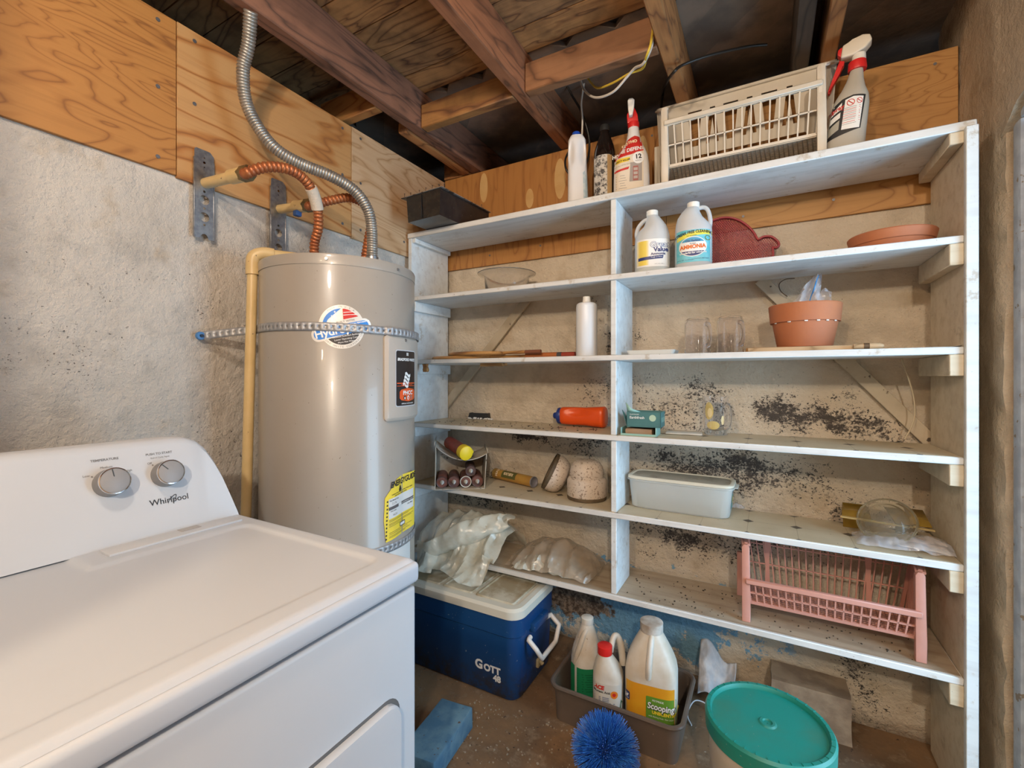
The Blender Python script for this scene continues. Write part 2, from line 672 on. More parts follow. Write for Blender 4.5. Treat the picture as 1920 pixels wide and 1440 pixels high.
for i in range(2):
    o = G().box(xs[i] + .001, xs[i + 1] - .001, BY - .013, BY - .001, PLYZ0 - .008, PLYZ1 + .002 * i, .0012, 1).build('plywood_panel', PLY[3 + i], wb)
    o['label'] = ['orange plywood panel with boat-shaped plugs behind the bottles', 'honey plywood panel behind the white basket'][i]
    for sx_, zz in ((xs[i] + .3, 1.92), (xs[i + 1] - .06, 1.92), (xs[i + 1] - .06, 2.12), (xs[i + 1] - .06, 2.34), (xs[i] + .6, 1.93)):
        G().cyl((sx_, BY - .0132, zz), (sx_, BY - .0145, zz), .005, n=10).build('screw', SCREW, o)
    if i == 0:
        PP = mat('pale_veneer', (.62, .40, .17), .6, col2=(.55, .33, .12), vs=9)  # paler tone for the lens-shaped patches on this panel
        for (uu, vv, hh, ww) in ((907, 352, .16, .05), (993, 372, .10, .045), (1050, 335, .20, .06), (1205, 300, .22, .05)):
            p = hy(uu, vv, BY - .0135)
            patch('veneer_plug', [(p.x + ww * .5 * math.sin(t) ** 1, p.z - hh / 2 * math.cos(t)) for t in [PI * k / 10 for k in range(11)]] +
                  [(p.x - ww * .5 * math.sin(t), p.z + hh / 2 * math.cos(t)) for t in [PI * k / 10 for k in range(1, 10)]],
                  lambda x, y: Vector((x, BY - .0136, y)), PP, o)
    # dark crack between plywood and plaster is the open gap below the panel

# ceiling: joists along Y, blocking along X, deck boards
JW = [wood('joist_wood_%d' % k, a, b_, c_, 'Y', 9, 2.2, .75, .35, dk) for k, (a, b_, c_, dk) in enumerate((
    ((.25, .115, .068), (.17, .08, .05), (.085, .042, .028), .25),
    ((.34, .135, .06), (.23, .09, .04), (.12, .05, .024), .2),
    ((.44, .20, .068), (.32, .135, .046), (.17, .07, .026), .15),
    ((.07, .045, .03), (.045, .03, .02), (.02, .014, .01), .3)))]
BW = [wood('block_wood_%d' % k, a, b_, c_, 'X', 8, 2.2, .7, .3, dk) for k, (a, b_, c_, dk) in enumerate((
    ((.42, .21, .065), (.33, .14, .04), (.18, .07, .02), .1),
    ((.36, .18, .06), (.25, .11, .04), (.12, .05, .02), .3),
    ((.27, .13, .06), (.20, .09, .04), (.10, .045, .02), .15)))]
DW = [wood('deck_wood_%d' % k, a, b_, c_, 'X', 11, 2.2, .8, .4, .45) for k, (a, b_, c_) in enumerate((
    ((.40, .215, .085), (.27, .135, .05), (.12, .058, .026)),
    ((.34, .185, .078), (.23, .115, .048), (.10, .05, .026)),
    ((.46, .235, .085), (.32, .15, .055), (.15, .07, .03))))]
DK = mat('sooty_boards', (.060, .048, .040), .85, col2=(.10, .078, .060), vs=7, bump=.4, bs=25)  # dark brown with slightly lighter mottling
TOPZ = 2.56
ce = struct(G().box(-2.3, 2.0, -3.2, 2.75, TOPZ + .03, TOPZ + .08).build('ceiling', DK), 'open joist ceiling with plank decking')
for k, (xa, xb, m) in enumerate(((-1.405, -1.35, 0), (-.875, -.825, 1), (-.318, -.268, 2), (.085, .135, 3), (.17, .215, 2))):
    G().box(xa, xb, -3.0, 2.40, 2.385, TOPZ, .004, 1).build('joist', JW[m], ce)
G().box(-1.475, -1.412, 1.56, 2.3, 2.386, 2.44, .015, 3).build('joist_block', JW[2], ce)
G().box(-1.595, -1.41, 2.06, 2.10, 2.386, 2.50, .004, 1).build('blocking', JW[2], ce)
G().box(-1.75, -1.407, 1.36, 1.405, 2.386, 2.50, .004, 1).build('blocking', BW[0], ce)
G().box(-1.348, -.877, 1.575, 1.62, 2.386, 2.49, .004, 1).build('blocking', BW[1], ce)
G().box(-.823, -.32, 1.575, 1.62, 2.386, 2.50, .004, 1).build('blocking', BW[2], ce)
y = -1.2
k = 0
while y < 1.56:
    ww = random.choice((.13, .135, .14))
    G().box(-2.0, .56, y, y + ww - .004, TOPZ + random.uniform(0, .004), TOPZ + .028).build('deck_board', DW[k % 3], ce)
    y += ww
    k += 1
# diagonal sheathing over the back of the room
for i in range(26):
    d = -1.9 + i * .195
    M = Matrix.Translation((d, y - .0, 0)) @ Matrix.Rotation(PI * .75, 4, 'Z')
    g = G().box(0, 2.4, -.069, .069, TOPZ + .004, TOPZ + .026, M=M)
    bmesh.ops.bisect_plane(g.bm, geom=g.bm.verts[:] + g.bm.edges[:] + g.bm.faces[:], plane_co=(0, y + .002, 0), plane_no=(0, -1, 0), clear_outer=True)
    bmesh.ops.bisect_plane(g.bm, geom=g.bm.verts[:] + g.bm.edges[:] + g.bm.faces[:], plane_co=(0, 2.44, 0), plane_no=(0, 1, 0), clear_outer=True)
    if len(g.bm.verts):
        g.build('sheathing_board', mat('sooty_plank_%d' % (i % 3), [(.26, .19, .14), (.21, .16, .12), (.30, .21, .15)][i % 3], .85, col2=(.13, .10, .08), vs=5, bump=.4, bs=30), ce)  # three dark brown tones taken in turn
    else:
        g.bm.free()
struct(G().box(-2.05, 1.0, 2.42, 2.50, 2.2, 2.7).build('trim_1', DK), 'sooty rim board above the back wall')
struct(G().box(-2.05, -1.95, -.6, 2.5, 2.2, 2.7).build('trim_2', DK), 'sooty rim board above the left wall')
JB = mat('plate_wood', (.13, .07, .035), .8, col2=(.07, .04, .025), vs=9)
struct(G().box(-1.9, 1.0, BY + .004, BY + .24, 2.2, 2.385).build('trim_3', JB), 'wall plate under the joist ends')
struct(G().box(-1.9, WX - .004, -.6, BY + .2, 2.2, 2.375).build('trim_4', JB), 'wall plate along the left wall')

# ================================================================== shelving unit
SY0, SY1 = 1.74, 2.04
SL, SR = -1.55, .49                # inner faces of the end panels
ZS = [1.992, 1.671, 1.356, 1.0425, .740, .419]


def paint(name, c1, c2, liner=False):
    b = NB(name)
    st = b.mapped((2.5, 25, 25))
    c = b.mix(b.step(b.noise(1.2, 4, .6, st), .4, .75), c1, c2)
    c = b.mix(b.math('MULTIPLY', b.step(b.noise(6, 5, .6), .5, .75), .5), c, tuple(x * .75 for x in c2))
    c = b.mix(b.step(b.noise(55, 5, .7), .68, .72), c, (.13, .10, .075))
    c = b.mix(b.math('MULTIPLY', b.step(b.noise(16, 5, .7), .58, .70), .6), c, (.38, .30, .2))
    b.set(col=c, rough=.55, normal=b.bump(b.noise(1.0, 4, .6, b.mapped((10, 120, 120))), .2, .002))
    return b.m


M_SHELF = paint('shelf_paint', (.70, .71, .70), (.58, .58, .56))
M_SIDE = paint('side_paint', (.70, .74, .75), (.60, .62, .62))
M_SIDE_WARMLIT = paint('side_paint_yellowed', (.66, .58, .44), (.56, .47, .33))  # same white paint with warm bounced light put into its colour
M_DUSTY = paint('dusty_board', (.44, .36, .26), (.33, .25, .17))
# shelf paper printed with cream tiles and small dark diamonds
b = NB('shelf_paper')
sx, sy, sz = [o for o in b.n('SeparateXYZ', (b.co,)).outputs]
P_ = .15
fx = b.math('MULTIPLY', b.math('ABSOLUTE', b.math('SUBTRACT', b.math('FRACT', b.math('DIVIDE', b.math('ADD', sx, 5.0), P_)), .5)), P_)
fy = b.math('MULTIPLY', b.math('ABSOLUTE', b.math('SUBTRACT', b.math('FRACT', b.math('DIVIDE', b.math('ADD', sy, 5.035), P_)), .5)), P_)
dia = b.math('LESS_THAN', b.math('ADD', fx, fy), .019)
ln = b.math('LESS_THAN', b.math('MINIMUM', fx, fy), .0011)
c = b.mix(b.step(b.noise(4, 5), .35, .7), (.56, .48, .34), (.46, .38, .25))
c = b.mix(b.math('MULTIPLY', ln, .5), c, (.25, .19, .12))
c = b.mix(b.math('MULTIPLY', dia, .9), c, (.055, .045, .04))
c = b.mix(b.step(b.noise(60, 5, .7), .66, .70), c, (.12, .09, .06))
b.set(col=c, rough=.5)
M_LINER = b.m

su = T('shelving_unit', 'homemade white-painted board shelving with six shelves against the wall', 'shelving', ((SL + SR) / 2, SY0, 0))
OX, OY = (SL + SR) / 2, SY0


def sp_(g, name, m, ang=40):
    for v in g.bm.verts:
        v.co -= Vector((OX, OY, 0))
    return g.build(name, m, su, ang)


sp_(G().box(SL - .022, SL, SY0, SY1, 0, ZS[0] - .026, .002, 1), 'side_panel', M_SIDE)
sp_(G().box(SR, SR + .024, SY0 - .012, SY1, 0, ZS[0] - .026, .003, 1), 'side_panel', M_SIDE_WARMLIT)
sp_(G().box(SR - .001, SR + .026, SY0 - .016, SY0 + .001, 0, ZS[0] - .02, .002, 1), 'front_edge_strip', M_SIDE)
for k, z in enumerate(ZS):
    th = .026 if k == 0 else .021
    x0, x1 = (SL - .024, SR + .026) if k == 0 else (SL + .001, SR - .001)
    o = sp_(G().box(x0, x1, SY0 - .004, SY1 - .004, z - th, z, .0025, 1), 'shelf', M_SHELF if k < 5 else M_SHELF)
    if k in (3, 4):
        q = G().box(x0 + .004, x1 - .004, SY0 + .002, SY1 - .01, z + .0002, z + .0012)
        for v in q.bm.verts:
            v.co -= Vector((OX, OY, 0))
        q.build('shelf_paper', M_LINER, o)
    if k == 5:
        q = G().box(x0 + .004, x1 - .004, SY0 + .006, SY1 - .01, z + .0002, z + .0010)
        for v in q.bm.verts:
            v.co -= Vector((OX, OY, 0))
        q.build('dust_layer', M_DUSTY, o)
    hl, hr = (.022, .035) if k == 0 else (.05, .062)
    sp_(G().box(SL + .0005, SL + .022, SY0 + .004, SY1 - .005, z - th - hl, z - th - .0005, .002, 1), 'cleat', M_SIDE)
    sp_(G().box(SR - .032, SR - .0005, SY0 - .003, SY1 - .005, z - th - hr, z - th - .0005, .002, 1), 'cleat', M_SIDE_WARMLIT)
for k in range(5):
    dy = .25 if k < 3 else .2
    sp_(G().box(-.530, -.508, SY0 + .002 + .004 * (k > 2), SY0 + dy, ZS[k + 1] + .0005, ZS[k] - (.026 if k == 0 else .021) - .0005, .002, 1), 'divider', M_SIDE)
BR = mat('brace_board', (.50, .43, .32), .7, col2=(.42, .35, .25), vs=12, specks=.06, ss=30)
for (ua, va, ub, vb) in ((990, 560, 830, 768), (1425, 525, 1760, 842)):
    a, c2 = hy(ua, va, BY - .02), hy(ub, vb, BY - .02)
    sp_(G().beam(a, c2, .045, .015, (0, 1, 0), .001), 'diagonal_brace', BR)
# splintered bits hanging under shelf three
o = G()
p = hy(925, 691, 1.80)
o.box(p.x - .06, p.x + .055, 1.78, 1.83, ZS[2] - .034, ZS[2] - .0212).sub(3).roughen(.006, 60)
sp_(o, 'splintered_wood', BW[0])
p = hy(800, 693, 1.76)
o = G().box(p.x - .012, p.x + .012, SY0 + .004, SY0 + .02, ZS[2] - .06, ZS[2] - .0215).sub(3).roughen(.005, 80)
sp_(o, 'splintered_wood', BW[0])

# ================================================================== water heater
HX, HY, HR, HZ = -1.306, 1.10, .254, 1.64
ha = face(HX, HY)
wh = T('water_heater', 'tall beige electric water heater strapped in the corner', 'water heater', (HX, HY, 0), ha)
M_HEAT = mat('heater_enamel', (.31, .285, .25), .30, col2=(.325, .30, .265), vs=3, specks=.015, ss=120, coat=.2)
G().lathe([(HR - .006, .03), (HR, .036), (HR, HZ - .034), (HR - .001, HZ - .032)], 96, cap1=False).build('tank_jacket', M_HEAT, wh, 30)
G().lathe([(HR - .012, HZ - .030), (HR + .0012, HZ - .033), (HR + .0022, HZ - .006), (HR, HZ - .001), (HR - .006, HZ), (0.001, HZ + .004)], 96).build('top_cap', M_HEAT, wh, 30)
G().lathe([(HR - .03, 0), (HR - .03, .034)], 48).build('base_ring', BLACK, wh)


def hcyl(x0=0.0, z0=0.0, e=.0008):
    def f(x, z, d=0.0):
        r = HR + e + d
        a = (x0 + x) / HR
        return Vector((r * math.sin(a), -r * math.cos(a), z0 + z))
    return f


def hphi(u):                       # arc length on the jacket for image column u
    th = math.atan((u - 960) / F) - math.atan2(HX * CC + HY * SS, -HX * SS + HY * CC)
    D = math.hypot(HX, HY)
    return (math.asin(min(1, D * math.sin(th) / HR)) - th) * HR


for u in (612, 745):
    f = hcyl(hphi(u), HZ - .018, .0022)
    G().cyl(f(0, 0), f(0, 0, .003), .0045, n=10).build('cap_screw', GALV, wh)
# round sticker with a flag and a slanted banner, crossed by the strap
SZ = 1.421
f = hcyl(hphi(641), SZ, .0004)
st = patch('round_sticker', ell(0, 0, .066, .066, 40), f, mat('sticker_silver', (.72, .69, .63), .35, .2), wh, .012)
BLUES = mat('sticker_blue', (.02, .20, .62), .4)
ca, sa = math.cos(.25), math.sin(.25)


def rot2(pts, a=.25):
    c, s = math.cos(a), math.sin(a)
    return [(x * c - y * s, x * s + y * c) for x, y in pts]


patch('banner_border', rot2(rrect(-.090, .086, -.030, .013, .020)), lay(f, .0003), mat('sticker_silver', None), st, .012)
arc = [(.055 * math.cos(t), .055 * math.sin(t)) for t in [PI * (.12 + .76 * k / 14) for k in range(15)]]
patch('flag_canton', [p for p in rot2(arc, .22) if p[0] < .002] + [(.004, .022), (-.050, .010)], lay(f, .0006), BLUES, st, .012)
patch('flag_stripes', [(.004, .022)] + [(.047, .034)] + [p for p in rot2(arc, .22) if p[0] >= .002 and p[1] > .034] + [(.002, .054)], lay(f, .0006), RED, st, .012)
for i, (a, b2) in enumerate(((.036, .040), (.044, .048))):
    patch('white_stripe', [(.004, a - .002), (.022, a + .001), (.044 - .008 * i, a + .002), (.040 - .008 * i, b2), (.02, b2 - .002), (.004, b2 - .004)], lay(f, .0008), WHITE, st, .01)
for (x, y_) in ((-.033, .020), (-.021, .023), (-.008, .026), (-.028, .031), (-.014, .035), (-.020, .044)):
    patch('star', [(x + r * math.sin(a), y_ + r * math.cos(a)) for k in range(10) for r, a in [((.0036 if k % 2 == 0 else .0015), k * PI / 5)]], lay(f, .0009), WHITE, st)
patch('banner', rot2(rrect(-.083, .079, -.024, .007, .0150)), lay(f, .0006), BLUES, st, .012)
text('Hydrojet', .034, lay(f, .0010), WHITE, st, (-.016, -.0125), .25, .0008)
text('TOTAL PERFORMANCE', .0056, lay(f, .0010), WHITE, st, (.052, .016), .25, .0002)
text('BUILT WITH', .008, lay(f, .0010), GREYP, st, (.010, .017), .22, .0001, sx=1.2)
lowc = [(.054 * math.cos(t), .054 * math.sin(t)) for t in [PI * (1.18 + .70 * k / 14) for k in range(15)]]
patch('black_segment', rot2(lowc, .22), lay(f, .0006), mat('sticker_black', (.035, .03, .028), .5), st, .012)
for i, s_ in enumerate(('Reduced Sediment Buildup', 'Lower Operating Costs', 'More Hot Water')):
    text(s_, .0072, lay(f, .0010), WHITE, st, (.012 + .001 * i, -.026 - .009 * i), .2)
text('FEATURING', .006, lay(f, .0010), GREYP, st, (.004, -.0185), .25, sx=1.5)
for s_, a0, up in (('MADE IN U.S.A.', PI / 2, 1), ('BRADFORD WHITE CORPORATION', -PI / 2, -1)):
    for k, ch in enumerate(s_):
        if ch == ' ':
            continue
        a = a0 - up * (k - (len(s_) - 1) / 2) * .105
        text(ch, .0078, lay(f, .0006), GREYP, st, (.0605 * math.cos(a), .0605 * math.sin(a)), a - up * PI / 2)
# access cover with the maker's plate
x0, x1 = hphi(719), hphi(719) + .205
M_COVER = mat('cover_enamel', (.43, .385, .335), .38)
fc = hcyl(0, 0, 0)
g = G()
rows = []
NA = 18
for (ins, d) in ((0, 0), (0, .006), (.010, .013), (.012, .013), (.05, .013)):
    pts = rrect(x0 + ins, x1 - ins, 1.128 + ins, 1.405 - ins, max(.004, .014 - ins * .6), 4)
    out = []
    for i, p in enumerate(pts):
        q = pts[(i + 1) % len(pts)]
        for k in range(5):
            out.append(fc(p[0] + (q[0] - p[0]) * k / 5, p[1] + (q[1] - p[1]) * k / 5, d))
    rows.append(out)
g.grid(rows, True)
pts = [fc(x0 + .05 + (x1 - x0 - .1) * i / 8, 1.178, .013) for i in range(9)]
g.grid([[fc(x0 + .0, 1.128, 0)] * 2] * 2) if False else None
cv = g.build('access_cover', M_COVER, wh, 35)
patch('cover_face', rect(x0 + .045, x1 - .045, 1.128 + .045, 1.405 - .045), lambda x, y: fc(x, y, .0130), M_COVER, cv, .012)
G().cyl(fc(x0 + .085, 1.392, .012), fc(x0 + .085, 1.392, .0155), .005, n=10).build('cover_screw', GALV, cv)
xa, xb, za, zb = x0 + .036, x0 + .150, 1.173, 1.359
fl = lambda x, y, d=0.0: fc(xa + x, za + y, .0134 + d)
LW, LH = xb - xa, zb - za
lb = patch('maker_label', rrect(0, LW, 0, LH, .008), fl, mat('label_rim', (.55, .57, .6), .3), wh, .012)
patch('label_face', rrect(.003, LW - .003, .003, LH - .003, .007), lay(fl, .0003), mat('label_black', (.022, .018, .018), .35), lb, .012)
text('BRADFORD WHITE', .0125, lay(fl, .0006), WHITE, lb, (LW * .5, LH * .83), 0, .0005, .15, .9)
for k in range(4):
    b0 = .112 - k * .0115
    patch('flag_wave', [(.045 - .004 * k + .030 * t, b0 + .004 * math.sin(2.2 * PI * t) - .006 * t) for t in (0, .25, .5, .75, 1)] +
          [(.045 - .004 * k + .030 * t, b0 - .0095 + .004 * math.sin(2.2 * PI * t) - .006 * t) for t in (1, .75, .5, .25, 0)], lay(fl, .0006), WHITE, lb)
for k in range(3):
    patch('small_flag', rect(.052, .064, LH * .905 + k * .0035, LH * .905 + k * .0035 + .0022), lay(fl, .0006), WHITE, lb)
ORNG = mat('label_orange', (.72, .10, .02), .45)
patch('rule', rect(.006, LW - .006, .075, .0785), lay(fl, .0006), ORNG, lb, .012)
patch('rule', rect(.006, LW - .006, .067, .0685), lay(fl, .0006), ORNG, lb, .012)
text('Engineered to Outperform', .006, lay(fl, .0006), ORNG, lb, (LW / 2, .0720), 0, .0001)
patch('badge', [(.018, .028), (.026, .021), (LW / 2 + .006, .016), (LW - .014, .021), (LW - .008, .028), (LW - .008, .049), (LW - .014, .056), (LW / 2 + .006, .061), (.026, .056), (.018, .049)], lay(fl, .0006), ORNG, lb, .012)
text('PHCC', .0185, lay(fl, .0009), WHITE, lb, (LW / 2 + .005, .0445), 0, .0006, sx=1.15)
for k, cc in enumerate((BLACK, WHITE, GREYP)):
    patch('drop', ell(.043 + .019 * k, .0285, .0062, .0075, 14), lay(fl, .0009), cc, lb)
    patch('drop_core', ell(.043 + .019 * k, .0275, .003, .0045, 12), lay(fl, .0011), WHITE if k == 0 else ORNG, lb)
text('OFFICIAL WATER HEATER', .0058, lay(fl, .0006), WHITE, lb, (LW / 2 + .004, .0095), 0, .0001)
# yellow energy sticker, torn at the top left and peeling at the right edge
ex, ez0, ez1 = hphi(719), .742, .946
EW = .150


def fe(x, y, d=0.0):
    pl = max(0, x - EW * .60)
    lift = pl * pl * 2.2 + .004 * math.sin(x * 60) * (x / EW) + .002
    return hcyl(ex, ez0, 0)(x, y + .10 * x, lift + d)


YEL = mat('energy_yellow', (.80, .60, .035), .6, col2=(.74, .56, .05), vs=30)
eg = patch('energy_sticker', [(0.008, 0), (EW, 0.004), (EW + .004, .19), (EW * .55, .196), (EW * .36, .190), (.004, .142), (0, .07)], fe, YEL, wh, .010)
patch('print_block', rect(.018, EW - .008, .070, .134), lay(fe, .0005), mat('label_paper', (.62, .62, .60), .6), eg, .01)
patch('print_band', rect(.018, EW - .008, .098, .108), lay(fe, .0009), mat('band_grey', (.10, .09, .09), .6), eg, .01)
patch('print_band_gap', rect(.062, .078, .098, .108), lay(fe, .0012), mat('label_paper', None), eg)
text('ENERGYGUIDE', .026, lay(fe, .0008), BLACK, eg, (EW * .60, .176), 0, .0009, .2, .74)
patch('arrow', [(.070, .165), (.074, .165), (.074, .150), (.079, .150), (.072, .142), (.065, .150), (.070, .150)], lay(fe, .0008), BLACK, eg)
text('compare the energy use of this Water Heater', .0056, lay(fe, .0008), BLACK, eg, (EW * .55, .145), 0, .0001)
text('with others before you buy', .0056, lay(fe, .0008), BLACK, eg, (EW * .5, .1385), 0, .0001)
text('This Model Uses', .0062, lay(fe, .0008), BLACK, eg, (.042, .127), 0, .0001)
text('5176', .011, lay(fe, .0008), GREYP, eg, (.042, .116))
text('Energy use (kWh/year) range of all', .0056, lay(fe, .0014), WHITE, eg, (.104, .103))
text('Uses Least', .006, lay(fe, .0008), BLACK, eg, (.038, .093), 0, .0001)
text('4624', .010, lay(fe, .0008), GREYP, eg, (.045, .079))
text('Uses Most', .006, lay(fe, .0008), BLACK, eg, (.122, .090), 0, .0001)
for k in range(11):
    patch('punch_hole', ell(.0105 - .0005 * k + .003, .128 - .0118 * k, .0028, .0032, 12), lay(fe, .0006), BLACK, eg)
for k in range(9):
    y_ = (.064, .060, .053, .049, .044, .024, .019, .013, .009)[k]
    patch('fine_print', rect(.020, EW - (.012, .035, .010, .020, .06, .02, .04, .03, .05)[k], y_, y_ + .0016), lay(fe, .0006), mat('fine_print', (.25, .18, .03), .6), eg, .02)
patch('box_frame', rect(.070, .098, .028, .042), lay(fe, .0006), BLACK, eg)
patch('box_inner', rect(.0725, .0955, .0305, .0395), lay(fe, .0009), mat('label_paper', None), eg)
# white paper label low on the jacket
patch('rating_label', rect(hphi(728), hphi(728) + .12, .55, .715), hcyl(0, 0, .0006), mat('label_paper', None), wh, .015)

# perforated straps around the heater
def strap(name, label, path, wd, cell=.0195):
    """ribbon with punched holes following path (list of points, normal roughly horizontal)"""
    L = [0]
    for a, c in zip(path, path[1:]):
        L.append(L[-1] + (c - a).length)

    def at(s):
        s = min(max(s, 0), L[-1] - 1e-6)
        for i in range(len(L) - 1):
            if L[i] <= s <= L[i + 1]:
                t = (s - L[i]) / (L[i + 1] - L[i])
                return path[i].lerp(path[i + 1], t)
    g = G()
    n = int(L[-1] / cell)
    cw = L[-1] / n
    for i in range(n):
        r = .0027 if i % 2 else .0017
        m = 16
        outer, inner = [], []
        for k in range(m):
            a = 2 * PI * k / m
            c, s = math.cos(a), math.sin(a)
            q = max(abs(c), abs(s))
            ox, oy = c / q * cw / 2, s / q * wd / 2
            inner.append((r * c, r * s))
            outer.append((ox, oy))
        for ring in ((outer, inner),):
            va = [g.bm.verts.new(at((i + .5) * cw + x) + Vector((0, 0, y_))) for x, y_ in ring[0]]
            vb = [g.bm.verts.new(at((i + .5) * cw + x) + Vector((0, 0, y_))) for x, y_ in ring[1]]
            for k in range(m):
                g.bm.faces.new((va[k], va[(k + 1) % m], vb[(k + 1) % m], vb[k]))
    bmesh.ops.remove_doubles(g.bm, verts=g.bm.verts, dist=1e-5)
    t = T(name, label, 'strap', path[0])
    for v in g.bm.verts:
        v.co -= path[0]
    o = g.build('perforated_band', mat('strap_steel', (.44, .45, .46), .5, .55, (.34, .35, .37), 50), t, 1)
    md = o.modifiers.new('thickness', 'SOLIDIFY')
    md.thickness = .0010
    md.offset = 0
    return t


def ring_pts(z0, z1, s0, s1, R, n=60):
    out = []
    for i in range(n + 1):
        a = (s0 + (s1 - s0) * i / n)
        lx, ly = R * math.sin(a), -R * math.cos(a)
        out.append(Vector((HX + lx * math.cos(ha) - ly * math.sin(ha), HY + lx * math.sin(ha) + ly * math.cos(ha), z0 + (z1 - z0) * i / n)))
    return out


pw = hx(372, 630, WX + .012)
pts = ring_pts(1.425, 1.408, -1.42, 2.6, HR + .0025)
pts[30:] = [p + (Vector((p.x - HX, p.y - HY, 0)).normalized() * .0125 if hphi(705) / HR < (-1.42 + 4.02 * i / 60) < 1.75 else Vector((0, 0, 0))) for i, p in list(enumerate(pts))[30:]]
a = Vector((pw.x + .006, pw.y, pw.z))
ts = strap('pipe_strap', 'perforated steel strap bolted to the wall and crossing the round sticker', [a.lerp(pts[0], k / 12) for k in range(12)] + pts, .026)
G().lathe([(.0001, .012), (.012, .012), (.013, .010), (.0135, .002), (.0001, 0)], 24, (0, 0, 0), Matrix.Rotation(PI / 2, 4, 'Y')).build('blue_washer', mat('blue_washer', (.07, .22, .50), .45), ts)
G().lathe([(.005, .018), (.005, .010)], 8, (0, 0, 0), Matrix.Rotation(PI / 2, 4, 'Y')).build('bolt_head', mat('dark_bolt', (.04, .05, .07), .4, .6), ts)
strap('pipe_strap', 'lower perforated steel strap under the yellow sticker', ring_pts(.722, .722, -1.5, 2.6, HR + .0020), .026)

# relief pipe beside the heater
CPVC = mat('cream_pipe', (.66, .50, .25), .4, col2=(.60, .44, .20), vs=9, specks=.03, ss=60)
rp = T('relief_pipe', 'cream plastic drain pipe running down beside the water heater', 'pipe', (ht(474, 485, 1.46).x, ht(474, 485, 1.46).y, 0))
q = Vector(rp.location)
a, c = ht(474, 486, 1.46) - q, ht(461, 968, 1.45) - q
d = c - a
low = a + d * 2.1
low.z = .06
low = a + d * ((.06 - a.z) / d.z)
G().cyl(a + Vector((0, 0, -.01)), low, .0155).build('pipe', CPVC, rp)
hd = (Vector((HX, HY, 0)) - q)
hd.z = 0
hd.normalize()
G().tube(smooth_path([a + Vector((0, 0, -.05)), a + Vector((0, 0, -.02)), a + Vector((0, 0, .008)) + hd * .004, a + Vector((0, 0, .022)) + hd * .03, a + Vector((0, 0, .022)) + hd * .06], 5), .0205, 16).build('elbow', CPVC, rp)
G().cyl(a + Vector((0, 0, .022)) + hd * .05, a + Vector((0, 0, .022)) + hd * .16, .0165).build('stub', CPVC, rp)

# stub-out brackets, water lines and conduit
CU = mat('corrugated_copper', (.46, .165, .06), .45, .55, (.36, .12, .05), 30, specks=.02, ss=80)
BRASS = mat('brass_nut', (.24, .17, .07), .5, .7, (.16, .12, .06), 40)


def corrugated(pts, r, pitch, depth, n=12):
    pp = smooth_path(pts, 14)
    L = sum((c - a).length for a, c in zip(pp, pp[1:]))
    m = int(L / pitch) * 6
    cum = [0]
    for a, c in zip(pp, pp[1:]):
        cum.append(cum[-1] + (c - a).length)
    out = []
    j = 0
    for i in range(m + 1):
        s = L * i / m
        while j < len(cum) - 2 and cum[j + 1] < s:
            j += 1
        t = (s - cum[j]) / max(1e-9, cum[j + 1] - cum[j])
        out.append(pp[j].lerp(pp[j + 1], min(1, t)))
    return G().tube(out, lambda f_: r + depth * (abs(math.sin(f_ * m / 6 * PI)) ** .7 - .6), n)


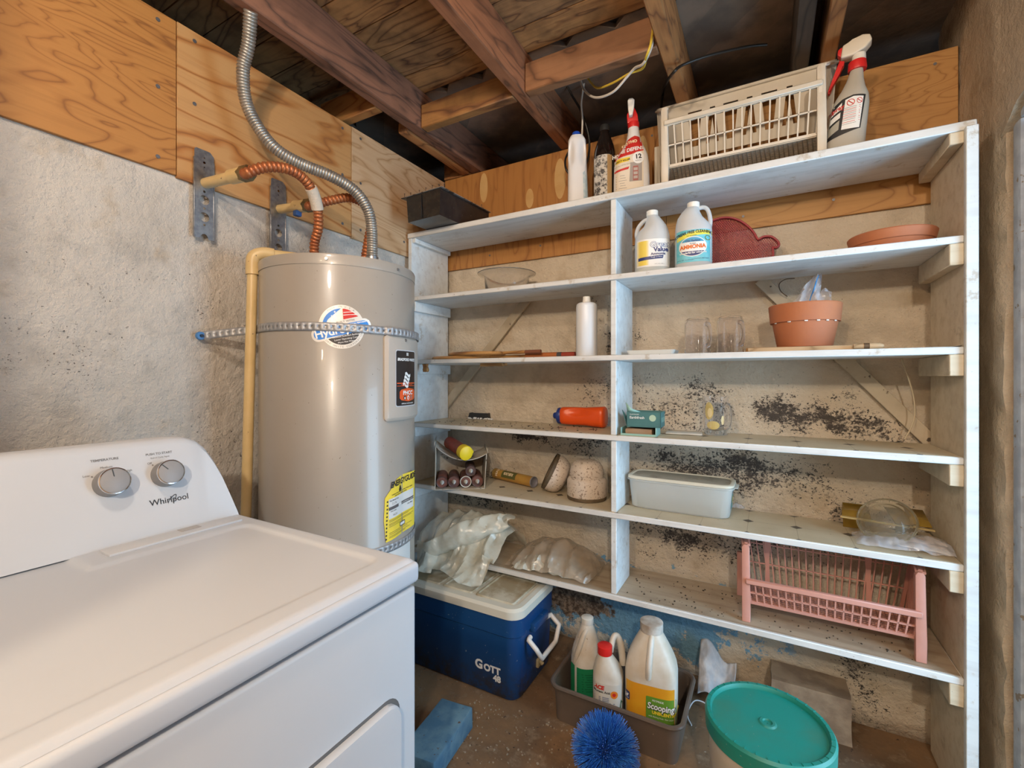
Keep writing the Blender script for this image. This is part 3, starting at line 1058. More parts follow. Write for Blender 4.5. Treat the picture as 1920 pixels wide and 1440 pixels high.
for k, (ub, vt, vb, pip, end, fx, lab) in enumerate((
    (383, 282, 448, (385, 343), (455, 327), [(462, 325, 1.352), (500, 313, 1.37), (545, 319, 1.42), (578, 345, 1.48), (594, 385, 1.53), (597, 425, 1.56), (590, 455, 1.585), (589, 482, 1.59)], 'nearer'),
    (522, 338, 500, (524, 391), (574, 386), [(582, 386, 1.60), (620, 376, 1.62), (655, 371, 1.66), (683, 384, 1.70), (696, 412, 1.72), (690, 450, 1.73), (684, 486, 1.735)], 'farther'))):
    X = WX + .022
    p0, p1 = hx(ub, vt, X), hx(ub, vb, X)
    hgt = p0.z - p1.z
    bw = .058
    br = T('pipe_bracket', ['galvanised stub-out bracket nearer the dryer, holding the cream pipe' if k == 0 else
                            'galvanised stub-out bracket partly hidden behind the heater top'][0], 'bracket', (X, p0.y, p1.z), 0)
    loops = [[(-bw / 2, 0), (-.012, 0)] + [(-.012 * math.cos(t), .016 * math.sin(t)) for t in [PI * j / 8 for j in range(1, 8)]] + [(.012, 0), (bw / 2, 0), (bw / 2, hgt - .012), (bw / 2 - .012, hgt), (-bw / 2 + .004, hgt), (-bw / 2, hgt - .006)]]
    for (hh, r) in ((.07, .015), (.125, .015), (.045, .004), (.098, .004), (.152, .004), (hgt - .115, .004), (hgt - .04, .004), (hgt - .025, .002), (hgt - .055, .002)):
        if hh < hgt - .01:
            loops.append(ell(0, hh, r, r, 18))
    plate('bracket_plate', loops, .0016, lambda x, y, z: Vector((z, x, y)), GALV, br)
    for s_ in (-1, 1):
        G().box(-.006, .002, s_ * bw / 2 - .002, s_ * bw / 2 + .002, 0, hgt - .03, .0008, 1).build('bracket_flange', GALV, br)
    a = hx(pip[0], pip[1], X)
    e = hy(end[0], end[1], a.y + .01)
    wlx = T('water_line', 'copper flexible water line on the cream stub %s' % ('arching over in front of the heater' if k == 0 else 'tucked behind the steel conduit'), 'pipe', a)
    g = G().cyl((-.03, 0, 0), e - a, .0165, n=18)
    g.build('stub_pipe', CPVC, wlx)
    e1 = (e - a)
    dv = e1.normalized()
    G().cyl(e1 - dv * .055, e1, .0215, n=18).build('coupling', CPVC, wlx)
    G().cyl(e1 - dv * .002, e1 + dv * .034, .0235, n=6).build('nut', BRASS, wlx)
    pts = [e1 + dv * .02] + [ht(*q) - a for q in fx]
    corrugated(pts, .0150, .0125, .0036).build('flex_tube', CU, wlx)
    pe = pts[-1]
    G().cyl(pe, (pe.x, pe.y, HZ - a.z - .005), .015, n=14).build('tail_pipe', mat('copper', (.45, .16, .06), .35, .8), wlx)
    if k == 0:
        pp = smooth_path(pts, 10)
        G().tube(pp[42:53], .0195, 12).build('tape_wrap', mat('teflon_tape', (.60, .52, .42), .8, bump=.5, bs=150), wlx)
    else:
        G().box(e1.x - .045, e1.x - .025, -.012, .012, e1.z - .035, e1.z - .015, .004).build('blue_clip', mat('blue_clip', (.02, .07, .22), .5), wlx)

cd = T('conduit', 'flexible grey steel conduit curving from the ceiling to the heater top', 'conduit', ht(697, 486, 1.66))
q = Vector(cd.location)
cp = [(470, 20, 1.36), (466, 80, 1.40), (456, 130, 1.43), (460, 185, 1.46), (480, 232, 1.48), (515, 277, 1.50), (562, 306, 1.53), (620, 330, 1.56), (664, 357, 1.60), (689, 392, 1.63), (697, 430, 1.65), (698, 490, 1.66)]
corrugated([ht(*p_) - q for p_ in cp], .0185, .0088, .0030, 14).build('conduit_sleeve', mat('conduit_steel', (.46, .44, .40), .42, .75, (.34, .32, .29), 40), cd)
e = ht(698, 482, 1.66) - q
G().cyl((e.x, e.y, e.z), (e.x, e.y, HZ - q.z - .004), .022, n=16).build('connector', GALV, cd)

# ================================================================== dryer
DT = .914
DF, DBK, DR, DL = -.590, -1.30, .681, -.055
M_DRY = mat('dryer_white', (.575, .61, .65), .42, col2=(.565, .60, .64), vs=5)
b = NB('dryer_top_white')
c = b.mix(b.step(b.noise(26, 6, .75, b.mapped((2, 1, 1))), .70, .76), (.545, .60, .67), (.34, .33, .31))
c = b.mix(b.math('MULTIPLY', b.step(b.noise(5, 5, .7), .5, .8), .25), c, (.50, .53, .56))
b.set(col=c, rough=.4)
M_DTOP = b.m
dy = T('dryer', 'white clothes dryer with two control knobs', 'dryer', (DF, DR, 0))


def dp(g, name, m, parent=dy, ang=40):
    for v in g.bm.verts:
        v.co -= Vector((DF, DR, 0))
    return g.build(name, m, parent, ang)


dp(G().box(DBK + .01, DF - .014, DL + .006, DR - .004, .02, .868, .008), 'cabinet', M_DRY)
dp(G().box(DF - .022, DF - .002, DL + .004, DR - .004, .06, .866, .007, 3), 'front_panel', M_DRY)
dp(G().box(DF - .035, DF - .012, DL + .02, DR - .02, 0.0, .05), 'toe_kick', GREYP)
# door in the front panel
f = lambda x, y, d: Vector((DF - .003 + d, x, y)) - Vector((DF, DR, 0))
g = G().prism(rrect(.015, .632, .19, .690, .035, 6), f, -.006, .0015)
dg = g.build('door_gap', mat('gap_grey', (.12, .12, .12), .6), dy)
g = G()
rows = []
for ins, d in ((0.006, 0), (.006, .010), (.009, .014), (.02, .0145)):
    rows.append([f(x, y, d) for x, y in rrect(.015 + ins, .632 - ins, .19 + ins, .690 - ins, .034, 6)])
g.grid(rows, True, False, True)
g.build('door', M_DRY, dy)
# worktop with a raised rim
g = G().box(DBK, DF + .006, DL, DR, .874, DT, 0)
top = max(g.bm.faces, key=lambda q_: q_.calc_center_median().z)
es = [e for e in g.bm.edges]
bmesh.ops.bevel(g.bm, geom=es, offset=.010, segments=4, affect='EDGES', profile=.5)
top = max(g.bm.faces, key=lambda q_: (q_.calc_center_median().z, q_.calc_area()))
wt = dp(g, 'worktop', M_DTOP)
bt = bpy.data.meshes  # the pressed panel follows as its own shell


def zpress(x, y):
    """height of the pressed worktop, shallow dish with rounded corners and a back bay"""
    def sd(x0, x1, y0, y1, r):
        qx, qy = abs(x - (x0 + x1) / 2) - (x1 - x0) / 2 + r, abs(y - (y0 + y1) / 2) - (y1 - y0) / 2 + r
        return math.hypot(max(qx, 0), max(qy, 0)) + min(max(qx, qy), 0) - r
    d = min(sd(-1.075, -.645, DL + .04, DR - .05, .02), sd(-1.2, -.70, DL - .3, .345, .03))
    t = min(1, max(0, (d + .007) / .014))
    return -.0050 * (1 - t * t * (3 - 2 * t))


g = G()
X0, X1, Y0, Y1 = DBK + .008, DF - .003, DL + .008, DR - .008
nx, ny = 130, 140
g.grid([[Vector((X0 + (X1 - X0) * i / nx, Y0 + (Y1 - Y0) * j / ny, DT + .0080 + zpress(X0 + (X1 - X0) * i / nx, Y0 + (Y1 - Y0) * j / ny)
         - (.0079 if i in (0, nx) or j in (0, ny) else (.0022 if i in (1, nx - 1) or j in (1, ny - 1) else 0)))) for i in range(nx + 1)] for j in range(ny + 1)])
dp(g, 'pressed_panel', M_DTOP, dy, 80)
DT2 = DT + .0076
# lint screen lid
g = G().box(-1.155, -1.105, .385, .64, DT2 + .0002, DT2 + .0052, .0016, 2)
ld = dp(g, 'lint_lid', M_DRY)
dp(G().box(-1.150, -1.128, .52, .56, DT2 + .0054, DT2 + .0064, .0004, 1), 'finger_slot', mat('slot_shade', (.42, .42, .42), .5), ld)
# control console
TZ = 1.125


def xf(z):
    return -1.166 - (z - DT) * .30


rows = []
for (yy, zt) in ((DL + .004, TZ - .006), (DL + .010, TZ), (.30, TZ), (.55, TZ), (.575, TZ - .002), (.598, TZ - .012), (.615, TZ - .030), (.630, TZ - .060), (.643, TZ - .095), (.655, TZ - .14), (.664, TZ - .18), (.667, DT + .009)):
    zb_ = DT + .006
    r = min(.014, (zt - zb_) * .4)
    sec = [(-1.298, zb_), (xf(zb_), zb_), (xf(zb_ + .01 * (zt - zb_)), zb_ + .01 * (zt - zb_)), (xf(zt - r) , zt - r), (xf(zt) - r * .35, zt - r * .3), (xf(zt) - r, zt), (-1.295 + r, zt), (-1.298, zt - r)]
    rows.append([Vector((x, yy, z)) for x, z in sec])
dp(G().grid(rows, True, True, True), 'console', M_DRY, dy, 35)
al = math.atan(.30)


def fcn(yc, zc):
    o_ = Vector((DF, DR, 0))
    return lambda x, y, d=0.0: Vector((xf(zc + y * math.cos(al)) + .0008 + d, yc + x, zc + y * math.cos(al))) - o_


f0 = fcn(.47, 1.03)
GK = mat('knob_grey', (.21, .21, .215), .4)
CHR = mat('chrome', (.75, .75, .76), .12, 1.0)
for (u, v, lab) in ((210, 907, 'temperature'), (315, 890, 'start')):
    c = hx(u, v, -1.20)
    for _ in range(6):
        c = hx(u, v, xf(c.z) + .012)
    M = Matrix.Translation(Vector((xf(c.z), c.y, c.z)) - Vector((DF, DR, 0))) @ Matrix.Rotation(PI / 2 - al, 4, 'Y')
    kn = G().lathe([(.029, 0), (.0292, .004), (.0278, .016), (.027, .026)], 40, M=M, cap1=False).build('knob', GK, dy)
    G().lathe([(.0272, .0255), (.0279, .0275), (.0272, .0295), (.0256, .0300)], 40, M=M, cap0=False, cap1=False).build('knob_ring', CHR, kn)
    G().lathe([(.0258, .0285), (.0247, .0292), (.0001, .0295)], 40, M=M, cap0=False).build('knob_face', mat('knob_face', (.30, .30, .305), .45), kn)
    an = .12 if lab == 'temperature' else .7
    g = G()
    g.box(-.0008, .0008, .009, .0245, .0290, .0302)
    for v_ in g.bm.verts:
        v_.co = M @ (Matrix.Rotation(PI / 2 + an if False else an + PI / 2, 4, 'Z') @ v_.co)
    g.build('pointer', mat('pointer_dark', (.05, .05, .05), .4), kn)
    def on_face(u_, v_):
        q_ = hx(u_, v_, -1.2)
        for _ in range(6):
            q_ = hx(u_, v_, xf(q_.z))
        return fcn(q_.y, q_.z)
    if lab == 'temperature':
        for s_, uu, vv, sz_, bo in (('TEMPERATURE', 196, 862, .0068, .00018), ('Medium', 199, 876, .0062, 0), ('Low', 161, 893, .0062, 0), ('High', 241, 882, .0062, 0)):
            text(s_, sz_, on_face(uu, vv), GREYP, dy, (0, 0), 0, bo, sx=1.05)
        for uu, vv in ((172, 894), (200, 881)):
            patch('tick', ell(0, 0, .0016, .0016, 10), on_face(uu, vv), GREYP, dy)
    else:
        for s_, uu, vv, sz_, bo in (('PUSH TO START', 298, 850, .0068, .00018), ('End of Cycle Signal', 300, 857, .0046, 0), ('Off', 280, 869, .0062, 0), ('On', 326, 863, .0062, 0)):
            text(s_, sz_, on_face(uu, vv), GREYP, dy, (0, 0), 0, bo, sx=1.05)
        patch('tick', ell(0, 0, .0016, .0016, 10), on_face(286, 872), GREYP, dy)
        ft = on_face(318, 937)
        text('Whirlpool', .0185, ft, BLACK, dy, (0, 0), 0, .0001, name='logo')
        rows = []
        for k in range(33):
            t = PI * (-.62 + 1.55 * k / 32)
            a_ = math.radians(48)
            wv = .0002 + .0006 * abs(math.sin(k / 32 * PI))
            ring = []
            for q_ in (-1, 1):
                ex_, ey_ = (.0125 + q_ * wv) * math.cos(t), (.0040 + q_ * wv) * math.sin(t)
                ring.append(ft(.005 + ex_ * math.cos(a_) - ey_ * math.sin(a_), ex_ * math.sin(a_) + ey_ * math.cos(a_), .0003))
            rows.append(ring)
        G().grid(rows).build('logo_swoosh', BLACK, dy)

# ================================================================== things on the shelves
def item(name, label, cat, u, Y, z, group=None, rz=None, lift=.0004):
    """a thing standing at column u on plane Y at height z, turned to the camera.
    Returns its Empty and L(u, v) -> local (x, z) of the outline seen at that pixel"""
    p = hy(u, HOR, Y)
    s = px(u, Y)
    t = T(name, label, cat, (p.x, Y, z + lift), face(p.x, Y) if rz is None else rz, group)
    v0 = HOR - (z - CZ) / s
    k = math.cos(math.atan((u - 960) / F))
    return t, (lambda a, c: ((a - u) * s * k, (v0 - c) * s)), s


def soften(g, off, seg=2):
    bmesh.ops.bevel(g.bm, geom=g.bm.edges[:], offset=off, segments=seg, affect='EDGES', profile=.6)
    return g


XZ = lambda x, y, d: Vector((x, d, y))
HAZE = mat('cloudy_plastic', (.86, .90, .92), .35, trans=.40, ior=1.2, col2=(.82, .87, .90), vs=12)
HAZE_Y = mat('cloudy_yellow_plastic', (.74, .74, .62), .35, trans=.5, ior=1.35)
CAPW = mat('cap_white', (.80, .78, .72), .4)
BLACKG = mat('black_glass', (.012, .008, .007), .12, coat=.4)
TERRA = mat('terracotta', (.46, .16, .065), .75, col2=(.42, .15, .07), vs=9, bump=.15, bs=90)
GLASS = mat('clear_glass', (.93, .95, .97), .03, trans=1.0, ior=1.3)

# --- black metal box overhanging the top shelf
BM_ = mat('black_enamel', (.010, .011, .014), .25, col2=(.022, .02, .019), vs=30, specks=.03, ss=60, sc=(.10, .085, .07))
bx = T('metal_box', 'black sheet-metal duct box on the end of the top shelf', 'box', (-1.362, 1.605, ZS[0] + .0004), -.06)
W2, D2, H2 = .105, .37, .118
g = G()
r0 = [(-W2 + .008, .004), (W2 - .008, .004), (W2 - .008, D2), (-W2 + .008, D2)]
r1 = [(-W2, 0), (W2, 0), (W2, D2), (-W2, D2)]
r2 = [(-W2 + .003, .003), (W2 - .003, .003), (W2 - .003, D2 - .003), (-W2 + .003, D2 - .003)]
g.grid([[Vector((x, y, z)) for x, y in r] for r, z in ((r0, 0), (r1, H2), (r2, H2), ([(x * .95, .006 + y * .97) for x, y in r0], .004))], True, True, True)
g.build('duct_body', BM_, bx, 30)
FLG = mat('bare_flange', (.30, .27, .24), .5, .4, specks=.15, ss=30)
g = G().box(-W2 - .030, W2 + .004, -.006, .0, H2 - .001, H2 + .002).box(-W2 - .030, -W2 - .001, -.006, D2, H2 - .001, H2 + .002).box(W2 + .001, W2 + .012, -.006, D2, H2 - .001, H2 + .002)
g.build('flange', FLG, bx)
G().box(-.012, -.006, -.0035, -.0005, .006, H2 - .006, .0006, 1).build('seam', BM_, bx)
G().beam((-.02, .02, -.0), (.05, .10, -.0), .012, .0006).build('drip_edge', BM_, bx) if False else None
for x, yy in ((-.118, .0), (-.075, -.003), (-.02, -.003), (.02, -.003), (.109, .02), (.109, .30), (.06, -.003)):
    h = random.uniform(.010, .022)
    n_ = G().cyl((x, yy, H2 + .002), (x + .001, yy, H2 + .002 + h), .0012, n=6)
    n_.cyl((x + .001, yy, H2 + .002 + h), (x + .001, yy, H2 + .0035 + h), .003, n=8)
    n_.build('nail', mat('rusty_nail', (.12, .08, .06), .6, .5), bx)

# --- white bottle with a blue cap
t, L, s = item('cleaner_bottle', 'white handle-grip bottle with a blue cap on the top shelf', 'bottle', 1083, 1.86, ZS[0])
hb = L(1083, 258)[1]
secs = []
for i in range(33):
    z = hb * i / 32
    k = i / 32
    rx = (.0455 - .008 * k) * (1 if k < .94 else 1 - (k - .94) * 4.5)
    secs.append((z, .003 - .006 * k, 0, rx, .034 * (1 if k < .94 else 1 - (k - .94) * 3), 3.2))
g = G().loft(secs, 48)
for v in g.bm.verts:
    k = v.co.z / hb
    if .50 < k < .96 and v.co.y < .012:
        for c0 in (-.026, .021):
            d = math.hypot((v.co.x - c0) / .017, (k - .75) / .2)
            if d < 1:
                v.co.y += .015 * (1 - d * d) ** 1.5
                v.co.x += math.copysign(.004, -c0) * (1 - d * d) * -1
g.build('bottle_body', mat('bottle_white', (.74, .75, .77), .35), t, 60)
G().lathe([(.016, hb - .004), (.0175, hb), (.0175, hb + .018), (.015, hb + .021)], 24, (-.006, 0, 0)).build('cap', mat('cap_blue', (.015, .08, .50), .4), t)
f = front(secs)
patch('side_label', [(.026, .005), (.043, .005), (.040, .13), (.030, .16), (.022, .15)], f, mat('pale_blue_label', (.38, .52, .60), .5, col2=(.58, .66, .68), vs=40), t, .008)

# --- dark bottle with a worn label
t, L, s = item('dark_bottle', 'dark brown glass bottle with a peeling grey label', 'bottle', 1134, 1.87, ZS[0])
hb = L(1134, 236)[1]
R = .0465
prof = [(R - .004, 0), (R, .006), (R, hb * .60), (R * .97, hb * .66), (R * .82, hb * .74), (R * .58, hb * .83), (R * .42, hb * .89), (R * .40, hb * .93)]
G().lathe(prof, 40, cap1=True).build('glass_body', BLACKG, t, 60)
G().lathe([(R * .44, hb * .925), (R * .44, hb * .985), (R * .38, hb)], 24).build('screw_cap', mat('cap_black', (.02, .02, .02), .5), t)
fl = lambda x, y, d=0.0: Vector(((R + .0006 + d) * math.sin(x / R), -(R + .0006 + d) * math.cos(x / R), y))
b = NB('worn_label')
c = b.mix(b.step(b.noise(45, 6, .8), .46, .56), (.60, .60, .58), (.06, .06, .065))
c = b.mix(b.step(b.noise(18, 5, .7), .5, .62), c, (.66, .66, .64))
b.set(col=c, rough=.7)
lb = patch('worn_label', rrect(-.058, .022, .035, hb * .585, .003), fl, b.m, t, .008)
patch('tan_strip', rect(.010, .030, .036, hb * .58), lay(fl, .0004), mat('tan_paper', (.42, .28, .13), .7), t, .008)

# --- insect spray, white with red label and red trigger
t, L, s = item('spray_bottle', 'white spray bottle with a red and yellow label and red trigger collar', 'bottle', 1184, 1.83, ZS[0])
hb = L(1184, 241)[1]
Rx = .070
secs = [(0, 0, 0, Rx * .96, .036, 3.4), (.006, 0, 0, Rx, .039, 3.4), (.06, 0, 0, Rx, .039, 3.2), (hb * .45, 0, 0, Rx * .97, .039, 3),
        (hb * .58, .003, 0, Rx * .86, .037, 2.8), (hb * .66, .006, 0, Rx * .70, .034, 2.6), (hb * .73, .008, 0, Rx * .53, .030, 2.4), (hb * .80, .008, 0, Rx * .42, .026, 2.2),
        (hb * .90, .008, 0, Rx * .34, .022, 2), (hb, .008, 0, Rx * .29, .019, 2)]
G().loft(secs, 48).build('bottle_body', mat('bottle_white', None), t, 60)
f = front(secs)
patch('red_label', [(-.066, .150), (-.040, .152), (.0, .158), (.046, .172), (.043, .19), (.036, .232), (.012, .236), (-.012, .226), (-.036, .203), (-.054, .178)], f, RED, t, .008)
CREAML = mat('label_cream', (.72, .64, .52), .5)
patch('lower_label', [(-.068, .012), (.046, .012), (.046, .172), (.0, .158), (-.040, .152), (-.067, .150)], f, CREAML, t, .008)
patch('yellow_band', [(-.066, .126), (-.010, .132), (-.004, .148), (-.064, .146)], lay(f, .0005), YELLOWP, t, .008)
patch('red_band', [(-.066, .092), (-.012, .100), (-.008, .110), (-.066, .100)], lay(f, .0005), RED, t, .008)
pt = patch('house_picture', [(-.008, .05), (.040, .05), (.040, .125), (-.004, .125)], lay(f, .0004), mat('pic_grey', (.34, .30, .27), .6), t, .008)
patch('house_door', rect(.006, .026, .052, .110), lay(f, .0008), mat('pic_red', (.36, .12, .10), .6), pt, .01)
for k in range(3):
    patch('window_pane', rect(.0085 + .0, .0235, .060 + .016 * k, .071 + .016 * k), lay(f, .0011), mat('pic_pale', (.46, .40, .36), .6), pt)
bd = patch('round_badge', ell(.026, .142, .022, .024), lay(f, .0008), WHITE, t, .008)
text('12', .025, lay(f, .0013), BLACK, bd, (.026, .146), .1, .0008)
text('MONTH', .006, lay(f, .0013), BLACK, bd, (.026, .130), .05)
text('HOME DEFENSE', .021, lay(f, .0006), WHITE, t, (-.012, .176), .12, .0007, .2, .88)
text('ORTHO', .0165, lay(f, .0009), mat('print_cream', (.85, .66, .42), .5), t, (-.008, .210), .10, .001)
text('INSECT KILLER', .0095, lay(f, .0010), BLACK, t, (-.036, .136), .10, .0003)
text('KILLS ALL LISTED BUGS', .0065, lay(f, .0006), GREYP, t, (-.036, .118), .12)
for k in range(6):
    patch('fine_print', rect(-.060, -.018 - .004 * (k % 3), .026 + .010 * k, .0275 + .010 * k), lay(f, .0004), GREYP, t, .02)
G().lathe([(.0215, hb - .002), (.0225, hb + .004), (.0215, hb + .020)], 24, (.008, 0, 0)).build('collar', mat('trigger_red', (.62, .02, .02), .4), t)
g = G().prism([(-.016, hb + .016), (.027, hb + .016), (.024, hb + .045), (.012, hb + .075), (-.006, hb + .078), (-.018, hb + .05)], XZ, -.014, .016)
soften(g, .004).build('trigger_shroud', mat('trigger_red', None), t)
g = G().prism([(-.012, hb + .052), (.008, hb + .056), (.012, hb + .098), (.004, hb + .106), (-.010, hb + .106), (-.015, hb + .098)], XZ, -.030, .012)
hd_ = soften(g, .004).build('nozzle', CAPW, t)
g = G().prism([(-.009, hb + .034), (.004, hb + .036), (.008, hb + .058), (-.012, hb + .058)], XZ, -.036, -.014)
soften(g, .003).build('trigger', CAPW, t)


# --- wire-sided plastic baskets
def lerp4(c, a, b_):
    return (c[0] * (1 - a) + c[1] * a) * (1 - b_) + (c[3] * (1 - a) + c[2] * a) * b_


def lattice(g, c, nu, nv, w_, th, rim):
    """bars over a four-cornered panel (BL, BR, TR, TL)"""
    c = [Vector(q) for q in c]
    nrm = (c[1] - c[0]).cross(c[3] - c[0]).normalized()
    for i in range(1, nu):
        g.beam(lerp4(c, i / nu, 0), lerp4(c, i / nu, 1), th, w_, lerp4(c, 1, .5) - lerp4(c, 0, .5))
    for j in range(1, nv):
        g.beam(lerp4(c, 0, j / nv), lerp4(c, 1, j / nv), th, w_, c[3] - c[0])
    for a, b_ in ((0, 1), (1, 2), (2, 3), (3, 0)):
        g.beam(c[a], c[b_], rim, rim, nrm)
    return g


def basket(name, label, loc, m, fx0, fx1, bx0, bx1, ft, fb, post, back, depth, nfront, back_solid):
    t = T(name, label, 'basket', loc)
    z0 = fb - .004
    ins = .012
    # front grille
    lattice(G(), [(fx0 + ins, .012, fb), (fx1 - ins, .012, fb), (fx1 - .004, -.004, ft), (fx0 + .004, -.004, ft)], nfront, 2, .0045, .005, .009).build('front_grille', m, t)
    G().beam((fx0 - .002, -.008, ft + .006), (fx1 + .002, -.008, ft + .006), .016, .018, (0, 0, 1), .003).build('front_rail', m, t)
    # floor grille
    lattice(G(), [(fx0 + ins, .016, z0), (fx1 - ins, .016, z0), (fx1 + .006, depth - .01, z0), (fx0 - .006, depth - .01, z0)], nfront * 2, 12, .0035, .004, .007).build('floor_grille', m, t)
    for s_, x, xb_ in ((-1, fx0, bx0), (1, fx1, bx1)):
        # corner posts with feet, widening into the rim
        g = G().prism([(x - .013, 0), (x + .013, 0), (x + .013, fb), (x + .010, post - .01), (x + .004, post), (x - .008, post), (x - .014, post - .01)], XZ, -.006, .016)
        soften(g, .003).build('front_leg', m, t)
        soften(G().prism([(xb_ - .012, 0), (xb_ + .012, 0), (xb_ + .012, back * .6), (xb_ - .012, back * .6)], XZ, depth - .02, depth - .002), .003).build('back_leg', m, t)
        # side wall with upright slots
        c = [Vector((x, .012, fb)), Vector((xb_ - s_ * .02, depth - .012, fb)), Vector((xb_, depth - .004, back)), Vector((x, .006, post))]
        g = lattice(G(), c, 16, 1, .005, .006, .010)
        g.build('side_grille', m, t)
        G().beam((x, .002, post - .004), (xb_, depth - .002, back - .004), .026, .010, (0, 0, 1), .003).build('side_rim', m, t)
    G().beam((bx0, depth - .006, back - .004), (bx1, depth - .006, back - .004), .022, .012, (0, 0, 1), .003).build('back_rim', m, t)
    fb2 = lambda x, y, d: Vector((x, depth - .014 + .010 * (y - fb) / (back - fb) + d, y))
    if back_solid:
        lo = [(fx0 + .0, fb), (fx1 - .0, fb), (bx1, back), (bx0, back)]
        loops = [lo]
        n = 6
        for i in range(n):
            x = fx0 + .05 + (fx1 - fx0 - .1) * (i + .5) / n
            hw = (fx1 - fx0 - .1) / n * .40
            top_, bot = back - .045, fb + .13
            if i % 2:
                loops.append([(x - hw * .9, bot), (x - hw * .45, bot), (x, bot + .10), (x + hw * .45, bot), (x + hw * .9, bot), (x + hw * .35, top_), (x - hw * .35, top_)])
            else:
                loops.append([(x - hw * .5, bot), (x + hw * .5, bot), (x + hw * 1.0, top_), (x - hw * 1.0, top_)])
        loops.append(rrect(fx0 + .03, fx1 - .03, fb + .02, fb + .09, .006, 2))
        plate('back_wall', loops, .004, fb2, m, t)
    else:
        g = lattice(G(), [fb2(fx0 + .006, fb, 0), fb2(fx1 - .006, fb, 0), fb2(bx1, back, 0), fb2(bx0, back, 0)], 22, 3, .004, .005, .010)
        for x in (.14, .80):
            xa_ = fx0 + (fx1 - fx0) * x
            g.prism([(xa_ - .008, fb), (xa_ + .008, fb), (xa_ + .006, back * .55), (xa_ + .014, back), (xa_ - .014, back), (xa_ - .006, back * .55)], fb2, -.003, .003)
        g.build('back_grille', m, t)
    return t


basket('storage_basket', 'cream white plastic stacking basket on the top shelf', (0, 1.772, ZS[0] + .0004), mat('ivory_plastic', (.66, .61, .52), .4, col2=(.60, .54, .44), vs=7),
       -.330, .160, -.392, .215, .222, .073, .292, .392, .185, 17, True)
basket('storage_basket', 'dusty pink plastic stacking basket on the lowest shelf', (0, 1.775, ZS[5] + .0014), mat('pink_plastic', (.62, .31, .25), .4, col2=(.58, .28, .22), vs=9),
       -.058, .405, -.085, .435, .138, .066, .268, .282, .215, 20, False)

# --- second spray bottle, cloudy grey with a warning label
t, L, s = item('spray_bottle', 'cloudy spray bottle with black-framed label and red trigger by the wall', 'bottle', 1582, 1.815, ZS[0])
hb = L(1582, 138)[1]
O_ = lambda u, v: L(u, v)
secs = []
for v, ul, ur in ((299, 1545, 1618), (296, 1543, 1620), (250, 1549, 1624), (205, 1558, 1629), (190, 1565, 1628), (175, 1577, 1622), (160, 1586, 1619), (140, 1594, 1618), (135, 1595, 1619)):
    xa_, z = L(ul, v)
    xb_, _ = L(ur, v)
    secs.append((max(0, z), (xa_ + xb_) / 2, 0, (xb_ - xa_) / 2, min(.036, (xb_ - xa_) / 2), 2.6))
G().loft(secs, 44).build('bottle_body', mat('cloudy_grey', (.58, .55, .48), .4, trans=.25, ior=1.35), t, 50)
f = front(secs)


def LP(*q):
    return [L(u, v) for u, v in q]


lb = patch('label_frame', LP((1550, 266), (1612, 255), (1622, 196), (1600, 193), (1580, 196), (1561, 205)), f, BLACK, t, .008)
patch('warning_panel', LP((1577, 252), (1610, 254), (1618, 199), (1600, 196), (1585, 199)), lay(f, .0005), WHITE, lb, .008)
for k, q in enumerate((((1562, 214), (1579, 202), (1578, 214), (1558, 222)), ((1557, 226), (1576, 219), (1575, 229), (1555, 237)), ((1553, 243), (1574, 233), (1572, 250), (1551, 259)))):
    patch('side_panel', LP(*q), lay(f, .0005), WHITE if k < 2 else mat('panel_grey', (.40, .38, .32), .5), lb, .008)
text('Spray', .018, lay(f, .0009), RED, lb, L(1568, 212), .22, .0006, .2)
for uu in (1595, 1611):
    c = L(uu, 206)
    r = .0105 * (1 if uu < 1600 else .85)
    g = G()
    g.grid([[f(c[0] + rr * math.cos(a) * (1 if uu < 1600 else .8), c[1] + rr * math.sin(a), .0009) for a in [2 * PI * k / 24 for k in range(24)]] for rr in (r, r * .80)], True)
    g.build('warning_ring', RED, lb)
    patch('warning_slash', rot2([(-r, -r * .12), (r, -r * .12), (r, r * .12), (-r, r * .12)], -.8), (lambda cc: lambda x, y: f(cc[0] + x, cc[1] + y, .0010))(c), RED, lb)
for k, v in enumerate((214, 217, 222, 225, 228, 233, 236, 240)):
    patch('fine_print', LP((1581 - k * .3, v + .8), (1613 - k * .3, v + .8), (1613 - k * .3, v), (1581 - k * .3, v)), lay(f, .0008), RED if k % 3 else GREYP, lb, .02)
for v in (219.5, 231, 243.5):
    patch('rule', LP((1579, v + .5), (1614, v + .5), (1614, v), (1579, v)), lay(f, .0008), BLACK, lb, .02)
REDT = mat('trigger_red', None)
c = L(1607, 138)
G().lathe([(.024, -.006), (.0255, 0), (.0235, .022)], 24, (c[0], 0, c[1])).build('collar', REDT, t)
G().lathe([(.019, 0), (.018, .03)], 20, (L(1610, 128)[0], 0, c[1] + .014)).build('neck', CAPW, t)
g = G().prism(LP((1576, 113), (1600, 115), (1622, 108), (1634, 97), (1630, 86), (1616, 82), (1598, 86), (1580, 91)), XZ, -.019, .019)
soften(g, .006, 3).build('spray_head', mat('ivory_head', (.70, .64, .53), .4), t)
g = G().prism(LP((1570, 104), (1571, 95), (1580, 91), (1577, 111)), XZ, -.013, .013)
soften(g, .004).build('nozzle', REDT, t)
g = G().prism(LP((1573, 114), (1584, 118), (1582, 126), (1572, 138), (1555, 170), (1551, 170), (1553, 164), (1568, 134)), XZ, -.009, .009)
soften(g, .003).build('trigger', REDT, t)

